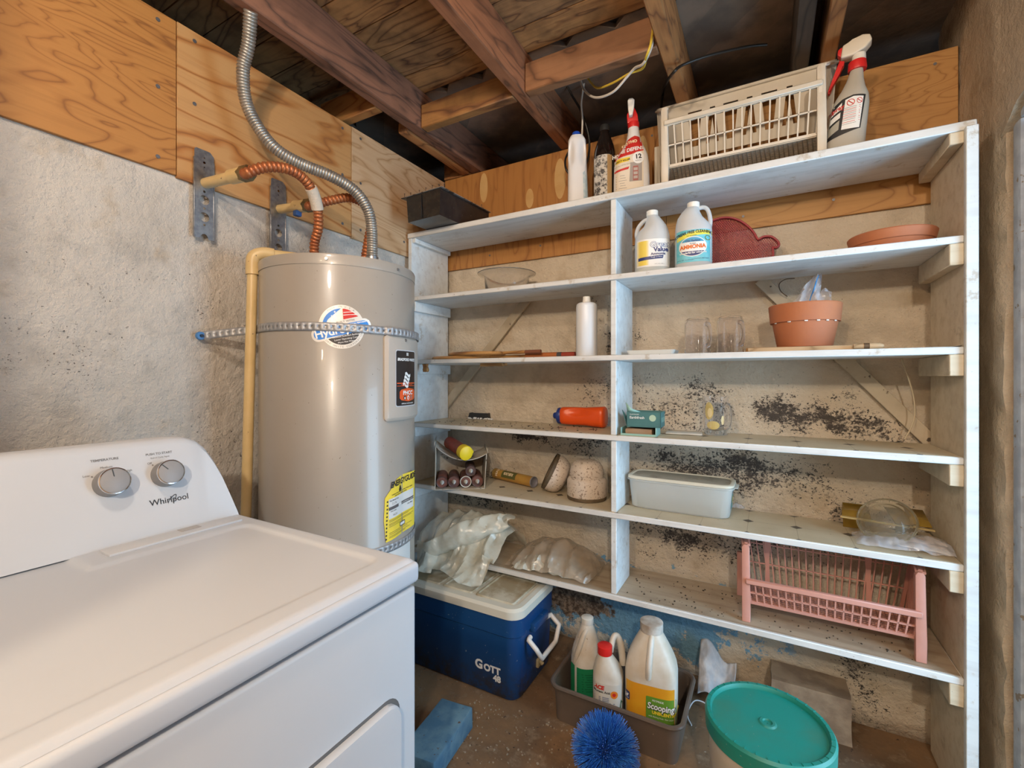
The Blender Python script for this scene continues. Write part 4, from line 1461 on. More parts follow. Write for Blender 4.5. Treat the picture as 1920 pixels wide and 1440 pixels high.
# --- glass dish, black lid, jugs, mesh tray and saucer on the second shelf
t, L, s = item('glass_dish', 'clear glass dish with a wide flat rim', 'dish', 950, 1.895, ZS[1])
g = G().lathe([(.001, .0), (.095, .0), (.102, .006), (.107, .075), (.115, .086), (.140, .092), (.141, .095), (.114, .0905), (.103, .080), (.098, .008), (.001, .005)], 64, cap0=False, cap1=False)
g.build('dish_body', mat('dish_glass', (.86, .84, .80), .06, trans=.92, ior=1.3), t, 50)
t, L, s = item('plastic_dish', 'small black upturned plastic dish at the back of the second shelf', 'dish', 1074, 1.96, ZS[1])
G().lathe([(.052, 0), (.056, .004), (.050, .022), (.018, .030), (.014, .038), (.001, .039)], 32).build('lid_dome', mat('black_plastic', (.02, .02, .02), .45), t)
G().lathe([(.056, .0), (.058, .002), (.056, .006)], 32).build('lid_rim', mat('black_plastic', None), t)


def jug_loop(t, pts, r, m, fl=.8):
    return G().tube(smooth_path([Vector((x, 0, z)) for x, z in pts], 6), r, 12, fl=fl).build('handle', m, t)


t, L, s = item('ammonia_jug', 'cloudy jug of yellow ammonia with a white and yellow label', 'jug', 1224, 1.835, ZS[1])
hb = L(1224, 405)[1]
xl, xr = L(1190, 480)[0], L(1256, 480)[0]
rx = (xr - xl) / 2
cx = (xr + xl) / 2
secs = [(0, cx, 0, rx * .94, rx * .86, 2.6), (.006, cx, 0, rx, rx * .92, 2.6), (.12, cx, 0, rx, rx * .92, 2.5), (.150, cx, 0, rx * .98, rx * .9, 2.4), (.172, cx + .004, 0, rx * .85, rx * .8, 2.2),
        (.190, cx + .010, 0, rx * .66, rx * .7, 2.1), (.210, cx + .008, 0, rx * .50, rx * .52, 2), (.228, cx + .003, 0, rx * .37, rx * .37, 2), (hb, cx, 0, rx * .31, rx * .31, 2)]
G().loft(secs, 44).build('jug_body', HAZE, t, 60)
jug_loop(t, [(cx - rx * .78, .135), (cx - rx * .90, .165), (cx - rx * .78, .195), (cx - rx * .45, .218), (cx - .008, .222)], .010, HAZE)
G().loft([(z, c_, d_, rx_ * .93, ry_ * .93, e_) for z, c_, d_, rx_, ry_, e_ in ((.004,) + secs[1][1:], (.050,) + secs[1][1:])], 36).build('liquid', mat('yellow_liquid', (.72, .66, .12), .2, trans=.5, ior=1.3), t, 60)
G().lathe([(.0215, hb - .002), (.0225, hb + .002), (.0220, hb + .017), (.019, hb + .019)], 28, (cx, 0, 0)).build('cap', CAPW, t)
f = front(secs)
patch('label', rrect(cx - rx * .86, cx + rx * .93, .022, .128, .003), f, WHITE, t, .008)
b = NB('fading_yellow')
sx, sy, sz = b.n('SeparateXYZ', (b.co,)).outputs
c = b.mix(b.step(b.math('ABSOLUTE', b.math('SUBTRACT', sx, cx - rx * .52)), .010, .026), (.80, .62, .10), (.80, .78, .66))
b.set(col=c, rough=.5)
patch('yellow_panel', rect(cx - rx * .86, cx - rx * .2, .028, .122), lay(f, .0004), b.m, t, .008)
patch('blue_band', [(cx - rx * .78, .046), (cx + rx * .58, .052), (cx + rx * .62, .064), (cx - rx * .78, .058)], lay(f, .0008), NAVY, t, .008)
GV = mat('letter_outline', (.10, .14, .30), .5)
text('Great', .030, lay(f, .0008), GV, t, (cx + rx * .42, .105), .03, .0014)
text('Great', .030, lay(f, .0012), WHITE, t, (cx + rx * .42, .105), .03, .0001)
text('Value', .024, lay(f, .0008), NAVY, t, (cx + rx * .48, .086), .03, .0008)
text('Ammonia', .0135, lay(f, .0008), NAVY, t, (cx + rx * .32, .070), .04, .0004)
text('Tough on Stains', .0065, lay(f, .0012), WHITE, t, (cx + rx * .24, .0575), .04)
text('64 FL OZ (1.89 L)', .0048, lay(f, .0008), GREYP, t, (cx + rx * .40, .031))

t, L, s = item('ammonia_jug', 'cloudy jug with a turquoise label, taller, handle on its right', 'jug', 1300, 1.835, ZS[1])
hb = L(1300, 390)[1]
xl, xr = L(1265, 460)[0], L(1335, 460)[0]
rx = (xr - xl) / 2
cx = (xr + xl) / 2
secs = [(0, cx, 0, rx * .94, rx * .86, 2.6), (.006, cx, 0, rx, rx * .92, 2.6), (.135, cx, 0, rx, rx * .92, 2.5), (.160, cx, 0, rx * .98, rx * .9, 2.4), (.180, cx - .006, 0, rx * .85, rx * .8, 2.2),
        (.200, cx - .012, 0, rx * .68, rx * .7, 2.1), (.222, cx - .010, 0, rx * .50, rx * .52, 2), (.238, cx - .004, 0, rx * .36, rx * .37, 2), (hb, cx, 0, rx * .30, rx * .31, 2)]
G().loft(secs, 44).build('jug_body', HAZE, t, 60)
jug_loop(t, [(cx + rx * .86, .155), (cx + rx * .90, .185), (cx + rx * .78, .222), (cx + rx * .55, .236), (cx + .01, .234)], .0095, HAZE)
G().lathe([(.0215, hb - .002), (.0225, hb + .002), (.0220, hb + .017), (.019, hb + .019)], 28, (cx, 0, 0)).build('cap', CAPW, t)
f = front(secs)
TURQ = mat('label_turquoise', (.10, .52, .66), .5, col2=(.22, .62, .72), vs=25)
lb = patch('label', rect(cx - rx * .985, cx + rx * .96, .022, .140), f, TURQ, t, .007)
patch('yellow_arc', [(cx + rx * (-.98 + 1.94 * k / 12), .108 + .028 * math.sin(.25 + 1.6 * k / 12)) for k in range(13)] + [(cx + rx * (-.98 + 1.94 * k / 12), .092 + .028 * math.sin(.25 + 1.6 * k / 12)) for k in range(12, -1, -1)], lay(f, .0004), mat('label_lemon', (.78, .74, .08), .5), lb, .008)
text('STREAK FREE CLEANING', .0145, lay(f, .0008), BLACK, lb, (cx, .131), .07, .0005, .1, .82, arc=-1.8)
text('NO RINSING', .006, lay(f, .0008), BLACK, lb, (cx - .006, .118), .05)
patch('oval_rim', ell(cx - .002, .078, .048, .037, 40), lay(f, .0005), WHITE, lb, .008)
ov = ell(cx - .002, .078, .045, .034, 48)
patch('oval_top', [p for p in ov if p[1] > .092], lay(f, .0008), mat('oval_blue', (.05, .34, .58), .5), lb, .008)
patch('oval_low', [p for p in ov if p[1] < .064][:24], lay(f, .0008), NAVY, lb, .008)
text('Old Fashion', .0105, lay(f, .0011), NAVY, lb, (cx - .002, .099), .02, .0003, .2)
text('PURE', .0055, lay(f, .0011), GREYP, lb, (cx - .002, .0885), 0, .0002, sx=1.6)
text('AMMONIA', .0195, lay(f, .0011), mat('print_orange', (.72, .16, .02), .5), lb, (cx - .002, .077), .03, .0009, sx=.95)
text('wonderful for windows', .0098, lay(f, .0013), WHITE, lb, (cx - .002, .0555), .03, .0003, .2)
patch('stamp', ell(cx + rx * .74, .108, .0095, .0095, 16), lay(f, .0008), mat('stamp_olive', (.16, .20, .03), .5), lb)
text('64 FL. OZ. 1/2 GALLON', .0055, lay(f, .0008), NAVY, lb, (cx - rx * .42, .030))
text('CAUTION IRRITANT', .0055, lay(f, .0008), NAVY, lb, (cx + rx * .42, .033))

# red mesh tray leaning on the wall
t = T('mesh_tray', 'red plastic mesh tray with a scalloped edge leaning behind the jugs', 'tray', (hy(1335, 480, 1.955).x, 1.955, ZS[1] + .0004))
q0 = hy(1335, 480, 1.955)
MESHR = mat('red_mesh', (.34, .035, .04), .45, col2=(.30, .04, .045), vs=10)
ol = []
for (u, v) in ((1292, 512), (1283, 470), (1296, 432), (1322, 414), (1345, 404), (1365, 402), (1385, 408), (1402, 420), (1414, 434), (1421, 446), (1432, 441), (1446, 441), (1457, 449), (1461, 457), (1456, 463), (1449, 463), (1450, 474), (1449, 484), (1448, 503)):
    p = hy(u, v, 1.975)
    ol.append(Vector((p.x - q0.x, 0, p.z - ZS[1])))
zmin = min(p.z for p in ol)
ol = [Vector((p.x, .012 + .20 * max(0, p.z), max(.004, p.z))) for p in ol]
out = smooth_path(ol + [ol[0]], 4)
G().tube(out[:-1], .0042, 8, True).build('rim', MESHR, t)
inner = [p + Vector((0, .016, 0)) for p in out[:-1]]
g = G()
rows = [[p for p in out[:-1]], [p + Vector((0, .022, .0)) for p in out[:-1]]]
nseg = len(rows[0])
for i in range(0, nseg, 2):
    g.beam(rows[0][i], rows[1][i], .003, .003, (0, 0, 1) if True else None)
g.build('rim_slots', MESHR, t)
G().tube(inner, .0035, 8, True).build('back_rim', MESHR, t)
poly2 = [(p.x, p.z) for p in out[:-1]]


def inside(x, z):
    r = False
    n = len(poly2)
    for i in range(n):
        x1, z1 = poly2[i]
        x2, z2 = poly2[(i + 1) % n]
        if (z1 > z) != (z2 > z) and x < (x2 - x1) * (z - z1) / (z2 - z1) + x1:
            r = not r
    return r


g = G()
hp = .0080
for fam in (1, -1):
    for k in range(-60, 90):
        seg = None
        for i in range(0, 90):
            z = i * .004
            x = -.35 + k * hp + fam * z * .7
            if inside(x, z):
                if seg is None:
                    seg = [(x, z), (x, z)]
                seg[1] = (x, z)
            elif seg is not None:
                a, b_ = seg
                if a != b_:
                    g.beam((a[0], .028 + .20 * a[1], a[1]), (b_[0], .028 + .20 * b_[1], b_[1]), .0026, .0026, (0, 1, 0))
                seg = None
o = g.build('mesh_sheet', MESHR, t)
o['kind'] = 'stuff'

t, L, s = item('plant_saucer', 'terracotta plant saucer on the second shelf', 'saucer', 1670, 1.868, ZS[1])
G().lathe([(.092, 0), (.098, .003), (.104, .022), (.108, .024), (.114, .050), (.111, .054), (.106, .050), (.098, .012), (.001, .010)], 56).build('saucer_body', TERRA, t, 35)

# --- third shelf
RK = wood('racket_wood', (.50, .27, .09), (.38, .18, .05), (.20, .09, .03), 'X', 6, 2, .4)
for k, (u0, u1, z, yy, dw) in enumerate(((817, 918, .006, 1.895, 1), (845, 945, .018, 1.875, 0))):
    xa_, xb_ = hy(u0, 670, yy).x, hy(u1, 670, yy).x
    xe = hy(1079 if k == 0 else 1052, 670, yy).x
    t = T('racket', ['wooden racket lying flat with an orange grip and red butt end', 'thin wooden racket lying on top of the other'][k], 'racket', ((xa_ + xb_) / 2, yy, ZS[2] + z + .0022 - .006 * (k == 0)), 0 if k == 0 else -.05, 'rackets')
    o = t
    del o['group']
    ra = (xb_ - xa_) / 2
    rb = .092 if k == 0 else .085
    n = 48
    pts = [Vector((ra * math.cos(2 * PI * i / n), rb * math.sin(2 * PI * i / n), .008)) for i in range(n)]
    G().tube(pts, .0075, 8, True, 1.1).build('head_frame', RK, t)
    g = G()
    for i in range(-8, 9):
        x = i * ra / 9
        h = rb * math.sqrt(max(0, 1 - (x / ra) ** 2))
        g.beam((x, -h, .008), (x, h, .008), .001, .001)
        y_ = i * rb / 9
        h = ra * math.sqrt(max(0, 1 - (y_ / rb) ** 2))
        g.beam((-h, y_, .0085), (h, y_, .0085), .001, .001)
    st_ = g.build('strings', mat('string', (.55, .45, .28), .5), t)
    st_['kind'] = 'stuff'
    L0 = xe - (xa_ + xb_) / 2
    G().cyl((ra - .004, 0, .009), (L0 * .62, 0, .010), .007, .0085, 12).build('shaft', RK, t)
    if k == 0:
        gs, ge = L0 * .60, L0 * .86
        G().tube([Vector((gs + (ge - gs) * i / 40, 0, .0125)) for i in range(41)], lambda f_: .0122 + .0012 * ((f_ * 13) % 1), 14).build('grip', mat('orange_grip', (.42, .13, .035), .55), t)
        G().cyl((ge, 0, .0125), (ge + .022, 0, .0125), .0125, n=16).build('grip_band', mat('grip_band', (.06, .06, .07), .4), t)
        G().cyl((ge + .022, 0, .0125), (L0 - .002, 0, .0125), .0118, .012, n=16).build('butt', mat('butt_red', (.30, .04, .02), .5), t)
    else:
        G().cyl((L0 * .62, 0, .010), (L0 * .80, 0, .010), .009, .009, 12).build('handle', mat('brown_handle', (.20, .07, .035), .5), t)

t, L, s = item('squeeze_bottle', 'tall plain white plastic bottle on the third shelf', 'bottle', 1100, 1.80, ZS[2])
hb = L(1100, 568)[1]
R = .0435
G().lathe([(R - .004, 0), (R, .004), (R, hb - .016), (R * .95, hb - .007), (R * .75, hb - .001), (R * .40, hb + .002)], 44).build('bottle_body', mat('milky_plastic', (.74, .76, .78), .35), t, 45)
G().lathe([(.0165, hb), (.017, hb + .003), (.0155, hb + .024), (.013, hb + .026)], 24).build('cap', CAPW, t)

t = T('foam_tray', 'shallow white foam tray lying on the third shelf', 'tray', (hy(1224, 660, 1.86).x, 1.86, ZS[2] + .0004))
soften(G().box(-.086, .082, -.055, .055, 0, .003), .001, 1).build('tray_base', WHITE, t)
g = G()
g.grid([[Vector((x, y, z)) for x, y in rrect(-a, a, -b_, b_, .012)] for a, b_, z in ((.084, .054, .002), (.090, .060, .019), (.092, .062, .019), (.086, .056, .004))], True)
g.build('tray_wall', mat('foam_white', (.70, .72, .70), .6), t)


def mug(name, label, u, Y, z, R, H, upside, rz, m, group=None, decal=False, flip=1):
    t, L, s = item(name, label, 'mug', u, Y, z, group)
    prof = [(R, 0), (R * 1.01, .002), (R * .985, .006), (R * .985, H * .70), (R * .97, H * .86), (R * .90, H * .96), (R * .80, H), (.001, H), (.001, H - .006), (R * .76, H - .006), (R * .90, H * .85), (R * .925, H * .6), (R * .93, .003)]
    if not upside:
        prof = [(R * .80, 0), (R * .90, .004), (R * .93, .02), (R, H * .9), (R * 1.03, H * .93), (R * 1.03, H), (R * .97, H), (R * .95, H * .9), (R * .87, .022), (.001, .014)]
    G().lathe(prof, 48, cap0=not upside, cap1=False).build('mug_body', m, t, 50)
    hh = [(R * .95, H * .20), (R * 1.30, H * .26), (R * 1.42, H * .5), (R * 1.30, H * .76), (R * .95, H * .82)]
    ca_, sa_ = math.cos(rz), math.sin(rz)
    G().tube(smooth_path([Vector((x * ca_, x * sa_, zz)) for x, zz in hh], 6), .0072, 12, fl=1.1).build('handle', m, t)
    if decal:
        LEM = mat('lemon_print', (.66, .52, .16), .5, alpha=.75)
        LEW = mat('lemon_pale', (.72, .62, .34), .5)
        fm = lambda x, y, d=0.0: Vector(((R * .965 + .0014 + d) * math.sin(x / R), -(R * .965 + .0014 + d) * math.cos(x / R), y))
        patch('lemon', ell(-.026, .095, .018, .034), fm, LEM, t, .007)
        patch('lemon_core', ell(-.022, .088, .009, .018), lay(fm, .0006), LEW, t, .007)
        patch('lemon', ell(-.010, .040, .024, .016), fm, LEM, t, .007)
        patch('leaf', ell(.026, .060, .006, .018), fm, LEW, t, .007)
    return t


MUGG = mat('mug_glass', (.955, .955, .985), .04, trans=1.0, ior=1.16)
mug('glass_mug', 'clear mug upside down nearer the foam tray', 1308, 1.85, ZS[2], .047, .135, True, -.9, MUGG, 'upturned mugs')
mug('glass_mug', 'clear mug upside down nearer the flower pot', 1369, 1.85, ZS[2], .046, .136, True, -.9, MUGG, 'upturned mugs')

# slatted wooden mat, dowel, paper, flower pot with a zip bag
t = T('wooden_mat', 'bundle of thin wooden slats lying under the flower pot', 'mat', (hy(1395, 660, 1.80).x, 1.79, ZS[2] + .0004))
LW_ = hy(1618, 660, 1.80).x - hy(1395, 660, 1.80).x
for k in range(9):
    G().box(random.uniform(0, .02), LW_ + random.uniform(-.02, .02), k * .017, k * .017 + .0155, 0, .016, .002, 1).build('slat', BW[0] if k % 2 else wood('pale_slat', (.55, .40, .24), (.46, .32, .18), (.30, .20, .10), 'X', 6, 2), t)
dwl = T('paint_brush', 'wooden brush handle with a dark ferrule ring beside the slats', 'brush', (hy(1600, 655, 1.775).x, 1.775, ZS[2] + .0004))
a = Vector((0, 0, .0075))
LB = hy(1655, 655, 1.775).x - hy(1600, 655, 1.775).x
PALE = wood('pale_slat', None, None, None)
G().tube([Vector((LB * t_, 0, .010)) for t_ in (0, .3, .42)], .0085, 14).build('handle_shaft', PALE, dwl)
G().cyl((LB * .36, 0, .010), (LB * .58, 0, .010), .0098, n=16).build('ferrule', mat('dark_ferrule', (.12, .075, .04), .5), dwl)
G().tube([Vector((LB * (.55 + .5 * t_), 0, .010)) for t_ in (0, .3, .6, .8, .95, 1.0)], lambda f_: .0095 * (1 - f_ ** 2.2) + .001, 14).build('tip', PALE, dwl)
t = tag(G().grid([[Vector((x * .05, y * .045, .0008 + .008 * max(0, x - .2) ** 2)) for x in (-1, -.5, 0, .5, .75, 1)] for y in (-1, 0, 1)]).build('paper_sheet', WHITE, None, 60, (hy(1765, 655, 1.81).x - .015, 1.80, ZS[2] + .0004)), 'curled white sheet of paper at the shelf end', 'paper')
t.modifiers.new('thickness', 'SOLIDIFY').thickness = .0004

t, L, s = item('flower_pot', 'terracotta flower pot with white drips under its rim', 'flower pot', 1508, 1.87, ZS[2] + .0166)
G().lathe([(.080, 0), (.082, .002), (.097, .084), (.1035, .085), (.109, .143), (.107, .146), (.098, .145), (.094, .080), (.078, .012), (.001, .012)], 64, cap0=True).build('pot_body', TERRA, t, 35)
for a in (-1.0, -.45, .05, .40, .70, 1.05):
    R = .0985
    soften(G().box(-.005, .005, -.002, .002, -.0035, .0015, M=Matrix.Rotation(a, 4, 'Z') @ Matrix.Translation((0, -R - .0005, .0845))), .001, 1).build('paint_drip', WHITE, t)
FILM = NB('clear_film')
FILM.set(col=(.75, .77, .84), rough=.12, trans=0.0, alpha=.38, spec=.8)
FILM = FILM.m
t, L, s = item('zip_bag', 'clear zip bag with a blue seal sticking out of the flower pot', 'bag', 1508, 1.87, ZS[2] + .030)
rows = []
for j in range(13):
    k = j / 12
    lo, hi = Vector((*L(1478, 575), 0)), Vector((*L(1540, 575), 0))
    a, c = Vector(L(1474, 578)).lerp(Vector(L(1526, 517)), k), Vector(L(1534, 578)).lerp(Vector(L(1540, 515)), k)
    rows.append([Vector((a.x + (c.x - a.x) * i / 12, .015 * math.sin(i * .9 + j * .5) + .02 * k + .004 * math.sin(i * 2.3 - j), a.y + (c.y - a.y) * i / 12 + .003 * math.sin(j + i * 1.3))) for i in range(13)])
low = [[Vector((p.x * (1 - .4 * q), p.y, p.z - .085 * q)) for p in rows[0]] for q in (1, .66, .33)]
G().grid(low + rows).build('bag_front', FILM, t, 60)
G().grid([[Vector((p.x + .002, p.y + .012 + .006 * math.sin(i), p.z - .004)) for i, p in enumerate(r)] for r in low + rows]).build('bag_back', FILM, t, 60)
pts = [r[8] + Vector((0, -.001, 0)) for r in rows]
G().tube(pts, .0022, 6).build('blue_seal', mat('seal_blue', (.05, .25, .60), .4), t)
rows = [[Vector((L(1532 + 28 * i / 6, 0)[0], .02 + .012 * math.sin(i * 1.7 + j), L(0, 575 - (34 - 3.2 * abs(i - 3)) * j / 6)[1])) for i in range(7)] for j in range(7)]
G().grid(rows).roughen(.006, 60).build('bag_corner', FILM, t, 60)

# --- fourth shelf
BP = mat('black_plastic', None)
p = hz(898, 786, ZS[3])
t = T('plastic_tray', 'small black square plastic tray with white crumbs', 'tray', (p.x, p.y + .03, ZS[3] + .0040), .1)
g = G()
g.grid([[Vector((x, y, z)) for x, y in r_] for r_, z in ((rect(-.062, .062, -.045, .045), 0), (rect(-.056, .056, -.040, .040), .030), (rect(-.050, .050, -.034, .034), .030), (rect(-.046, .046, -.030, .030), .006))], True, True, True)
g.build('tray_body', BP, t)
g = G()
for k in range(26):
    x, y_ = random.uniform(-.06, .09), random.uniform(-.07, -.046)
    g.box(x, x + random.uniform(.004, .014), y_, y_ + random.uniform(.003, .010), .0, random.uniform(.002, .007))
g.roughen(.003, 90)
o = g.build('crumb', WHITE, t)
o['kind'] = 'stuff'

p0, p1 = hz(1047, 800, ZS[3]), hz(1126, 805, ZS[3])
t = T('squeeze_bottle', 'orange plastic bottle with a blue nozzle lying on its side', 'bottle', (p0.x, p0.y + .045, ZS[3] + .0016), math.atan2(p1.y - p0.y, p1.x - p0.x) + .04)
LB = (p1 - p0).length * 1.02
ORB = mat('bottle_orange', (.72, .085, .008), .32)
secs = [(0, 0, 0, .036, .034, 2.8), (.006, 0, 0, .040, .038, 2.9), (LB * .30, 0, 0, .041, .034, 2.9), (LB * .55, 0, 0, .041, .036, 2.9), (LB * .8, 0, 0, .045, .041, 2.9), (LB * .97, 0, 0, .047, .042, 2.9), (LB, 0, 0, .043, .038, 2.9)]
g = G().loft(secs, 48)
for v in g.bm.verts:
    v.co = Vector((v.co.z, v.co.y, v.co.x + .047))
o = g.sub(2)
for v in g.bm.verts:
    d = math.hypot((v.co.x - LB * .42) / .06, (v.co.z - .066) / .020)
    if d < 1 and v.co.y < 0:
        v.co.y += .012 * (1 - d * d)
g.build('bottle_body', ORB, t, 60)
M = Matrix.Translation((0, 0, .045)) @ Matrix.Rotation(-PI / 2, 4, 'Y')
CB = mat('nozzle_blue', (.010, .035, .22), .4)
G().lathe([(.037, -.002), (.038, 0), (.038, .016), (.034, .018)], 32, M=M).build('cap', CB, t)
G().lathe([(.018, .016), (.014, .040), (.012, .042)], 20, M=M).build('nozzle', CB, t)

pl, pr = hz(1157, 816, ZS[3]), hz(1223, 820, ZS[3])
t = T('cardboard_box', 'opened teal cardboard box resting on its tray by the divider', 'box', (pl.x + .014, pl.y, ZS[3] + .0016), math.atan2(pr.y - pl.y, pr.x - pl.x) + .02)
BWd = (pr - pl).length
TEAL = mat('teal_card', (.055, .17, .165), .6, col2=(.05, .15, .15), vs=10)
TEALL = mat('pale_teal_card', (.28, .48, .42), .6)
KRAFT = mat('kraft_card', (.34, .22, .13), .8)
g = G().box(0, BWd, 0, .10, 0, .003).box(0, .003, 0, .10, .003, .030).box(BWd - .003, BWd, 0, .10, .003, .034).box(0, BWd, .097, .10, .003, .034).box(.0, BWd, -.001, .002, 0.0, .008)
g.build('tray', TEALL, t)
soften(G().box(.018, BWd - .018, .008, .09, .0035, .026).sub(3).roughen(.004, 70), .0005, 1).build('kraft_paper', KRAFT, t)
g = G()
u0, u1, zb, zt = .022, BWd + .016, .036, .092
th = .0025
g.box(u0, u1, .004, .004 + th, zb, zt).box(u0, u1, .102, .104, zb, zt).box(u0, u0 + th, .004, .104, zb, zt - .01).box(u1 - th, u1, .004, .104, zb, zt).box(u0, u1, .004, .104, zb - .002, zb + .001)
bxo = g.build('box_body', TEAL, t)
G().poly([(u0 + .002, .004, zt), (u0 + .052, .004, zt), (u0 + .020, -.004, zt + .012), (u0 + .000, -.008, zt + .036)]).build('lid_flap', TEALL, t).modifiers.new('thickness', 'SOLIDIFY').thickness = .002
G().poly([(u0, .006, zb), (u0, .10, zb), (u0 - .016, .10, zb + .02), (u0 - .018, .006, zb + .062)]).build('side_flap', TEAL, t).modifiers.new('thickness', 'SOLIDIFY').thickness = .002
fb = lambda x, y, d=0.0: Vector((u0 + x, .0035 - d, zb + y))
text('Earthfresh', .0135, fb, WHITE, t, (.040, .034), 0, .0002)
text('PLANTBASED', .006, fb, WHITE, t, (.030, .046))
patch('round_seal', ell(.106 if BWd > .15 else .098, .034, .0125, .0125), fb, mat('seal_sage', (.42, .55, .40), .6), t)
fs = lambda x, y, d=0.0: Vector((u1 + .0006, .01 + x, zb + y))
for k in range(3):
    g = G()
    g.torus((u1 + .0008, .028 + .026 * k, zb + .026), .009, .0006, 20, 5, Matrix.Rotation(PI / 2, 4, 'Y')).build('outline_icon', TEALL, t)

pl = hz(1247, 815, ZS[3])
t = tag(soften(G().box(0, .135, -.004, .065, 0, .006), .002, 1).sub(2).roughen(.0012, 40).build('paper_napkin', mat('napkin', (.60, .57, .50), .8, col2=(.55, .53, .48), vs=20), None, 40, (pl.x, pl.y + .004, ZS[3] + .0024), (0, 0, .12)), 'folded white paper napkin beside the teal box', 'napkin')
p = hz(1341, 818, ZS[3])
mug('glass_mug', 'clear mug standing upright with printed yellow lemons', 1342, p.y + .046, ZS[3] + .0012, .047, .150, False, -.75, mat('mug_clear', (.96, .96, .98), .04, trans=1.0, ior=1.16), None, True)

# --- fifth shelf: caulk carton with tubes
pl, pr = hz(815, 920, ZS[4]), hz(909, 917, ZS[4])
an = math.atan2(pr.y - pl.y, pr.x - pl.x)
t = T('caulk_carton', 'dusty open white carton holding caulk tubes', 'carton', (pl.x, pl.y, ZS[4] + .0016), an)
CW = (pr - pl).length
M_CART = mat('dusty_carton', (.50, .47, .40), .8, col2=(.36, .28, .20), vs=10, specks=.1, ss=40)
CD_ = .20
CH = .205
th = .003
Rt = .0265


def sag(x):
    k = (x / CW - .55) / .55
    return .150 + .055 * k * k - .02 * (x / CW)


g = G()
n = 14
ys_ = (0, CD_ * .5, CD_)
prof = [(CW * i / n, sag(CW * i / n)) for i in range(n + 1)]
loop = [(0, 0)] + [(CW, 0)] + list(reversed([(x, z) for x, z in prof]))
inn = [(th, th), (CW - th, th)] + list(reversed([(min(max(x, th), CW - th), z - th) for x, z in prof]))
vo = [[g.bm.verts.new((x + (.012 * (z / CH) if x > CW * .5 else .004 * z / CH), y, z)) for x, z in loop] for y in (0, CD_)]
vi = [[g.bm.verts.new((x + (.012 * (z / CH) if x > CW * .5 else .004 * z / CH), y, z)) for x, z in inn] for y in (0, CD_ - th)]
m_ = len(loop)
for i in range(m_):
    j = (i + 1) % m_
    g.bm.faces.new((vo[0][i], vo[0][j], vo[1][j], vo[1][i]))
    g.bm.faces.new((vi[0][j], vi[0][i], vi[1][i], vi[1][j]))
    g.bm.faces.new((vo[0][j], vo[0][i], vi[0][i], vi[0][j]))
g.bm.faces.new(vo[1])
g.build('carton_shell', M_CART, t, 30)
g = G()
for s_ in (0, 1):
    x = CW * s_
    g.poly([(x + .012 * s_, 0, sag(x)), (x + .012 * s_, CD_, sag(x)), (x + .012 * s_, CD_, sag(x) + .018), (x + .012 * s_, 0, sag(x) + .015)])
g.build('torn_flap', M_CART, t).modifiers.new('thickness', 'SOLIDIFY').thickness = .002
# tubes
TCOL = [mat('tube_brown', (.13, .05, .04), .45, col2=(.20, .07, .05), vs=30), mat('tube_maroon', (.16, .06, .045), .45, col2=(.09, .045, .04), vs=30), mat('tube_rim_white', (.62, .60, .52), .5), mat('tube_dark', (.09, .05, .045), .45)]
NOZ = mat('nozzle_grey', (.52, .52, .48), .5)
cartM = Matrix.Translation(Vector(t.location)) @ Matrix.Rotation(an, 4, 'Z')


def caulk(label, M, ln, r, body, end, noz=True, group=None):
    """tube along local +Y from its nozzle end at the origin"""
    o = T('caulk_tube', label, 'caulk tube', M.translation, 0, group, M.to_euler())
    RT = Matrix.Rotation(-PI / 2, 4, 'X')
    G().lathe([(r - .0015, .004), (r, .006), (r, ln)], 28, M=RT).build('tube_body', body, o)
    G().lathe([(r - .003, .010), (r - .003, .002), (r + .0005, 0), (r + .0008, .006)], 28, M=RT, cap0=True).build('end_rim', end, o)
    if noz:
        G().lathe([(.0005, -.034), (.004, -.031), (.010, .004), (.012, .010)], 18, M=RT).build('nozzle', NOZ, o)
    return o


for k in range(4):
    x = th + Rt + .004 + k * (CW - 2 * th - 2 * Rt - .008) / 3
    caulk(['caulk tube in the carton at the heater-side wall', 'caulk tube in the carton, second from its heater-side wall', 'caulk tube in the carton with a pale round end', 'caulk tube in the carton at the wall nearest the gold tube'][k],
          cartM @ Matrix.Translation((x, .020 + .004 * (k % 2), th + Rt + .0012)), .165, Rt, TCOL[[0, 1, 1, 1][k]], [TCOL[3], TCOL[1], TCOL[2], TCOL[1]][k], True, 'caulk tubes in the carton')
caulk('caulk tube lying on top of the row inside the carton', cartM @ Matrix.Translation((th + Rt + .004 + 2.45 * (CW - 2 * th - 2 * Rt - .008) / 3, .045, th + Rt * 2.78)), .145, Rt * .92, TCOL[3], TCOL[3], True, 'caulk tubes in the carton')
M = cartM @ Matrix.Translation((CW * .62, -.018, sag(CW * .62) + .0345)) @ Matrix.Rotation(.42, 4, 'Z') @ Matrix.Rotation(.14, 4, 'X')
o = caulk('red-brown tube with a yellow lid lying on top of the carton', M, .19, .031, mat('tube_redbrown', (.25, .055, .04), .45, col2=(.16, .05, .035), vs=20), TCOL[3], False)
RT = Matrix.Rotation(-PI / 2, 4, 'X')
YC = mat('lid_yellow', (.74, .56, .012), .45)
G().lathe([(.001, -.006), (.030, -.006), (.034, -.003), (.035, .010), (.034, .034), (.032, .036)], 36, M=RT, cap1=True).build('yellow_lid', YC, o)
soften(G().box(.030, .040, .0, .035, -.004, .010), .002, 1).build('lid_tab', YC, o)

